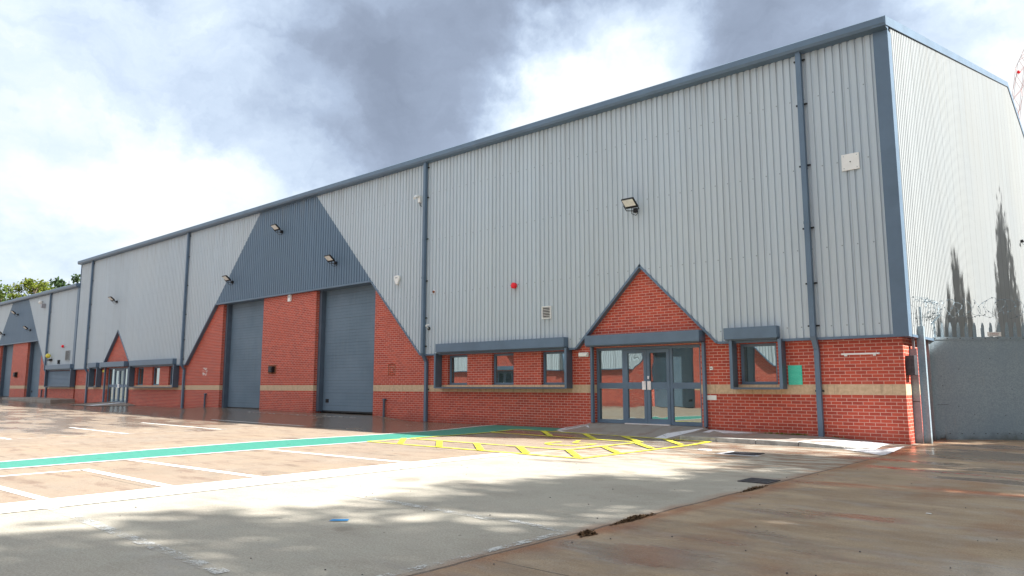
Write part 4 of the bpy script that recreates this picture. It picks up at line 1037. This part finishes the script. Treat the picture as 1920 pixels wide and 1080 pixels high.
MB().tube([(.035, .035, 2.58), (.30, .25, 2.92)], .022, 8).build('wire_arm', M['galv'], gp2); MB().tube([(.035, .035, 2.58), (-.05, -.03, 3.02)], .018, 8).build('wire_arm', M['galv'], gp2); MB().tube([(.16, .13, 2.72), (.02, .0, 2.78)], .014, 6).build('wire_arm', M['galv'], gp2)
# razor wire coil along the top of the gate
random.seed(8)
def coil(pts, rad, pitch, turns_seed=0):
    L = [(Vector(b) - Vector(a)).length for a, b in zip(pts[:-1], pts[1:])]; tot = sum(L); out = []
    nst = int(tot / pitch * 22)
    for i in range(nst + 1):
        d = tot * i / nst; k = 0
        while k < len(L) - 1 and d > L[k]: d -= L[k]; k += 1
        a, b = Vector(pts[k]), Vector(pts[k + 1]); dr = (b - a).normalized(); c = a + dr * d
        sd = dr.cross(Vector((0, 0, 1))).normalized(); ph = 2 * math.pi * i / 22
        r_ = rad * (1 + .18 * math.sin(i * .11) + .08 * math.sin(i * .37))
        out.append(c + sd * math.cos(ph) * r_ + Vector((0, 0, 1)) * math.sin(ph) * r_ + dr * .06 * math.sin(2 * ph + i * .05))
    return out
g0 = Vector((-.045, 2.02, 0)); 
path = [(-.12, .2, 2.95), (-.0, 1.1, 2.98), tuple(g0 + gdir * .1 + Vector((0, 0, 3.05))), tuple(g0 + gdir * 1.8 + Vector((0, 0, 3.10))), tuple(g0 + gdir * 3.5 + Vector((0, 0, 3.05)))]
path[0] = (.10, .25, 2.95); path[1] = (.12, 1.1, 2.98)
cp = coil(path, .20, .20)
rw = thing('razor_wire', 'tangled galvanised razor wire coil above the gate and post', 'razor wire', (.1, 1.0, 2.8))
def loc_(m, base_): m.v = [(a - base_[0], b - base_[1], c - base_[2]) for a, b, c in m.v]; return m
k = MB(); k.tube(cp, .0035, 4, False); loc_(k, (.1, 1.0, 2.8)).build('wire', M['galv'], rw)
k = MB()
for i in range(0, len(cp) - 1, 2):
    c = cp[i]; d = (cp[i + 1] - cp[i]).normalized(); s_ = d.cross(Vector((random.random(), random.random(), random.random()))).normalized()
    k.quad(c - d * .018, c + s_ * .024, c + d * .018, c - s_ * .024)
loc_(k, (.1, 1.0, 2.8)).build('barbs', M['galv'], rw)['kind'] = 'stuff'
# warning sign on the gate pales
sg = thing('warning_sign', 'small white sign lettered DANGER fixed on the gate pales above the sheet', 'sign', tuple(g0 + gdir * 1.33 + gn * .03 + Vector((0, 0, 2.42))), math.atan2(gdir.y, gdir.x))
MB().box(0, .32, -.006, 0, 0, .10).build('board', M['white'], sg)
cu = bpy.data.curves.new('lettering', 'FONT'); cu.body = 'DANGER'; cu.size = .052; cu.extrude = .0005; cu.align_x = 'CENTER'
to = bpy.data.objects.new('tmp', cu); C.objects.link(to); bpy.context.view_layer.update()
me = bpy.data.meshes.new_from_object(to.evaluated_get(bpy.context.evaluated_depsgraph_get())); bpy.data.objects.remove(to)
me.materials.clear(); me.materials.append(M['crane_r']); lo_ = bpy.data.objects.new('lettering', me); C.objects.link(lo_); lo_.parent = sg; lo_.location = (.16, -.0078, .042); lo_.rotation_euler = (R(90), 0, 0)
MB().box(.06, .26, -.0075, -.006, .018, .026).build('text_line', M['crane_g'], sg)
# gate track on the ground
t = MB(); t.box(0, 3.6, -.10, -.05, .0, .03); t.box(0, 3.6, -.22, -.18, .0, .018)
o = t.build('gate_track', M['kerb']); o.location = (.0, 1.86, .01); o.rotation_euler = (0, 0, math.atan2(gdir.y, gdir.x)); tag(o, 'pale ground rail under the sheet gate', 'rail')

# ---------------------------------------------------------------- trees
def leaves(m, c, r, nb, size, rnd, flat=.75):
    for _ in range(nb):
        while True:
            p = Vector((rnd.uniform(-1, 1), rnd.uniform(-1, 1), rnd.uniform(-1, 1)))
            if p.length < 1: break
        p = p * (.45 + .55 * p.length)
        q = Vector(c) + Vector((p.x * r, p.y * r, p.z * r * flat))
        a = Vector((rnd.gauss(0, 1), rnd.gauss(0, 1), rnd.gauss(0, 1))).normalized(); b = a.cross(Vector((rnd.gauss(0, 1), rnd.gauss(0, 1), rnd.gauss(0, 1)))).normalized()
        s = size * rnd.uniform(.6, 1.3); m.quad(q - a * s, q - b * s * .55, q + a * s, q + b * s * .55)
def tree(name, label, cat, loc, H, cr, clumps, per, lsize, lm, seed, kind='round', group=None, crr=None):
    rnd = random.Random(seed); t = thing(name, label, cat, loc, 0, group)
    tr = MB(); tr.tube([(0, 0, -.2), (rnd.gauss(0, .08), rnd.gauss(0, .08), H * .35), (rnd.gauss(0, .15), rnd.gauss(0, .15), H * .62), (0, 0, H * .93)], [H * .022 + .05, H * .016 + .03, H * .010 + .02, .02], 9)
    cm = MB()
    for i in range(clumps):
        if kind == 'round':
            z = H * rnd.uniform(.34, .95); prof_ = math.sin(math.pi * min(1, max(0.05, (z / H - .22) / .82))) ** .6
            a = rnd.uniform(0, 6.28); d = cr * prof_ * rnd.uniform(.35, 1.0); rr = (crr or cr * .34) * rnd.uniform(.6, 1.25)
        else:
            z = H * rnd.uniform(.10, .98); prof_ = (1 - (z / H) ** 2.2) ** .6 * (.55 + .45 * min(1, z / H * 5)); a = rnd.uniform(0, 6.28); d = cr * prof_ * rnd.uniform(.0, .95); rr = (.10 * cr + .1) * rnd.uniform(.5, 1.2) * (.45 + .55 * prof_)
        c = (d * math.cos(a), d * math.sin(a), z)
        leaves(cm, c, rr, per, lsize, rnd, .75 if kind == 'round' else 3.4)
        if i % 2 == 0: tr.tube([(0, 0, max(H * .2, z - d * .8 - .4)), (c[0] * .55, c[1] * .55, z - d * .25), c], [H * .006 + .02, .03, .008], 5, False)
    tr.build('trunk', M['bark'], t, smooth=True); cm.build('crown', M[lm], t)
    return t
# seen over the distant roof, top left
tree('broadleaf_tree', 'mid green tree at the far left edge behind the distant roof', 'tree', (-87.0, 3.0, 0.3), 12.9, 3.4, 46, 150, .17, 'leafm', 21, group='trees behind the distant warehouse')
tree('broadleaf_tree', 'yellow green tree with gaps behind the distant roof, second from the left', 'tree', (-88.5, 8.2, 0.3), 12.9, 2.7, 40, 130, .16, 'leafy', 22, group='trees behind the distant warehouse')
tree('broadleaf_tree', 'olive green tree behind the distant roof, low between the yellow one and the dark ones', 'tree', (-89.5, 5.4, 0.3), 11.9, 3.0, 40, 130, .16, 'leafm', 27, group='trees behind the distant warehouse')
tree('dark_tree', 'dark tree over the distant roof just right of the yellow green one', 'tree', (-97.0, 14.2, 0.3), 15.0, 3.4, 26, 110, .22, 'leafd', 23, group='trees behind the distant warehouse', crr=1.0)
tree('dark_tree', 'dark open tree over the middle of the distant roof edge', 'tree', (-96.5, 18.8, 0.3), 16.3, 3.0, 22, 110, .22, 'leafd', 24, group='trees behind the distant warehouse', crr=1.0)
tree('dark_tree', 'dark open tree rising against the long warehouse left corner', 'tree', (-95.0, 23.6, 0.3), 17.6, 3.4, 24, 110, .22, 'leafd', 25, group='trees behind the distant warehouse', crr=1.0)
# east of the yard, out of frame: these throw the dappled shade and the shadows on the end wall
pa = tree('poplar_tree', 'slim poplar east of the end wall, casting the taller spire of shadow on it', 'tree', (8.0, 17.6, 0), 14.3, 5.2, 380, 34, .18, 'leafm', 31, 'column', group='poplars east of the building')
dup(pa, (8.0, 19.4, 0), 1.0, 'shorter poplar behind the tallest one', (1.0, .8, .82)); dup(pa, (8.0, 15.6, 0), 2.2, 'shorter poplar in front of the tallest one', (.8, .7, .78))
pb = tree('poplar_tree', 'slim poplar nearer the gate, casting the lower left shadow on the end wall', 'tree', (8.0, 8.6, 0), 12.2, 2.3, 190, 32, .16, 'leafm', 32, 'column', group='poplars east of the building')
dup(pb, (8.0, 9.9, 0), 1.4, 'poplar beside the lower shadow one, to the north', (.8, .8, .92)); dup(pb, (8.0, 7.3, 0), 2.4, 'poplar beside the lower shadow one, to the south', (.8, .8, .9)); dup(pb, (8.0, 6.0, 0), 2.9, 'lowest poplar at the south end of the end wall row', (.7, .7, .84))
tc_ = tree('broadleaf_tree', 'unseen dense tree added east of the gate to keep it in shade', 'tree', (8.2, 6.2, 0), 9.6, 2.2, 70, 130, .16, 'leafm', 44, group='trees along the east side of the yard')  # out-of-frame tree put in to shade the gate
ta = tree('broadleaf_tree', 'leafy tree east of the yard beside the gate', 'tree', (8.3, 2.2, 0), 7.6, 2.5, 60, 120, .15, 'leafm', 41, group='trees along the east side of the yard')
tb = tree('broadleaf_tree', 'tall leafy tree east of the yard shading the foreground', 'tree', (9.9, -7.2, 0), 11.2, 3.0, 80, 120, .16, 'leafm', 42, group='trees along the east side of the yard')
for loc, rz, s, lab in (((8.8, -1.2, 0), .5, .84, 'tree east of the yard level with the kerb'), ((9.6, -4.2, 0), 1.9, .90, 'tree east of the yard level with the drain'), ((9.6, -10.6, 0), 3.0, 1.04, 'tree east of the yard level with the foreground'), ((8.6, -13.6, 0), 4.1, 1.0, 'tree east of the yard beside the camera'), ((12.0, 0.5, 0), 5.0, .85, 'tree in the second row east of the yard'), ((12.5, -6.0, 0), 2.5, .95, 'southern tree in the second row east of the yard')):
    dup(tb, loc, rz, lab, (s, s, s))

# ---------------------------------------------------------------- crane jib far behind, right edge
cr = thing('lattice_crane', 'red and grey lattice crane jib rising behind the roof at the top right corner', 'crane', (0, 0, 0))
def at(px, py, dist):
    d = px_dir(px, py); f = px_dir(960, 540); return Vector((3.93, -17.33, 1.27)) + d * (dist / d.dot(f))
Zc = 95.0
bot = at(1884, 330, Zc); mid_ = at(1908, 120, Zc); top_ = at(1934, 62, Zc)
side = Vector((math.cos(R(41.25)), math.sin(R(41.25)), 0)); dep_ = Vector((-math.sin(R(41.25)), math.cos(R(41.25)), 0))
cr.location = (bot.x, bot.y, 0)
foot = Vector((bot.x, bot.y, 0)); 
jm, jr_ = MB(), MB()
offs = [(0, 0), (.55, 1.2), (1.1, 0), (1.65, 1.2)]
for a, b in offs:
    o_ = side * a + dep_ * b
    jm.tube([bot - (mid_ - bot) * .9 + o_ - foot, bot + o_ - foot, mid_ + o_ - foot, top_ + o_ * 1.0 - foot], .03, 5)
def lace(P, Q, nseg, m):
    for i in range(nseg):
        a, b = i / nseg, (i + 1) / nseg; p0, p1 = P.lerp(Q, a) - foot, P.lerp(Q, b) - foot
        for (u0, v0), (u1, v1) in (((0, 0), (1.1, 0)), ((.55, 1.2), (1.65, 1.2)), ((0, 0), (.55, 1.2)), ((1.1, 0), (1.65, 1.2))):
            A_, B_ = side * u0 + dep_ * v0, side * u1 + dep_ * v1
            m.tube([p0 + A_, p1 + B_] if i % 2 else [p0 + B_, p1 + A_], .022, 4, False)
lace(bot, mid_, 10, jr_); lace(mid_, top_, 4, jr_)
jm.build('chords', M['crane_g'], cr); jr_.build('lacing', M['crane_r'], cr)
q = at(1910, 135, Zc) - foot; k = MB(); k.ball(tuple(q), .22, 10, 8); k.build('marker_ball', M['red'], cr, smooth=True)
k = MB(); bb = bot - (mid_ - bot) * .9 - foot
k.tube([bb + side * .8, Vector((0, 0, 0))], .5, 8); k.build('mast', M['crane_g'], cr)
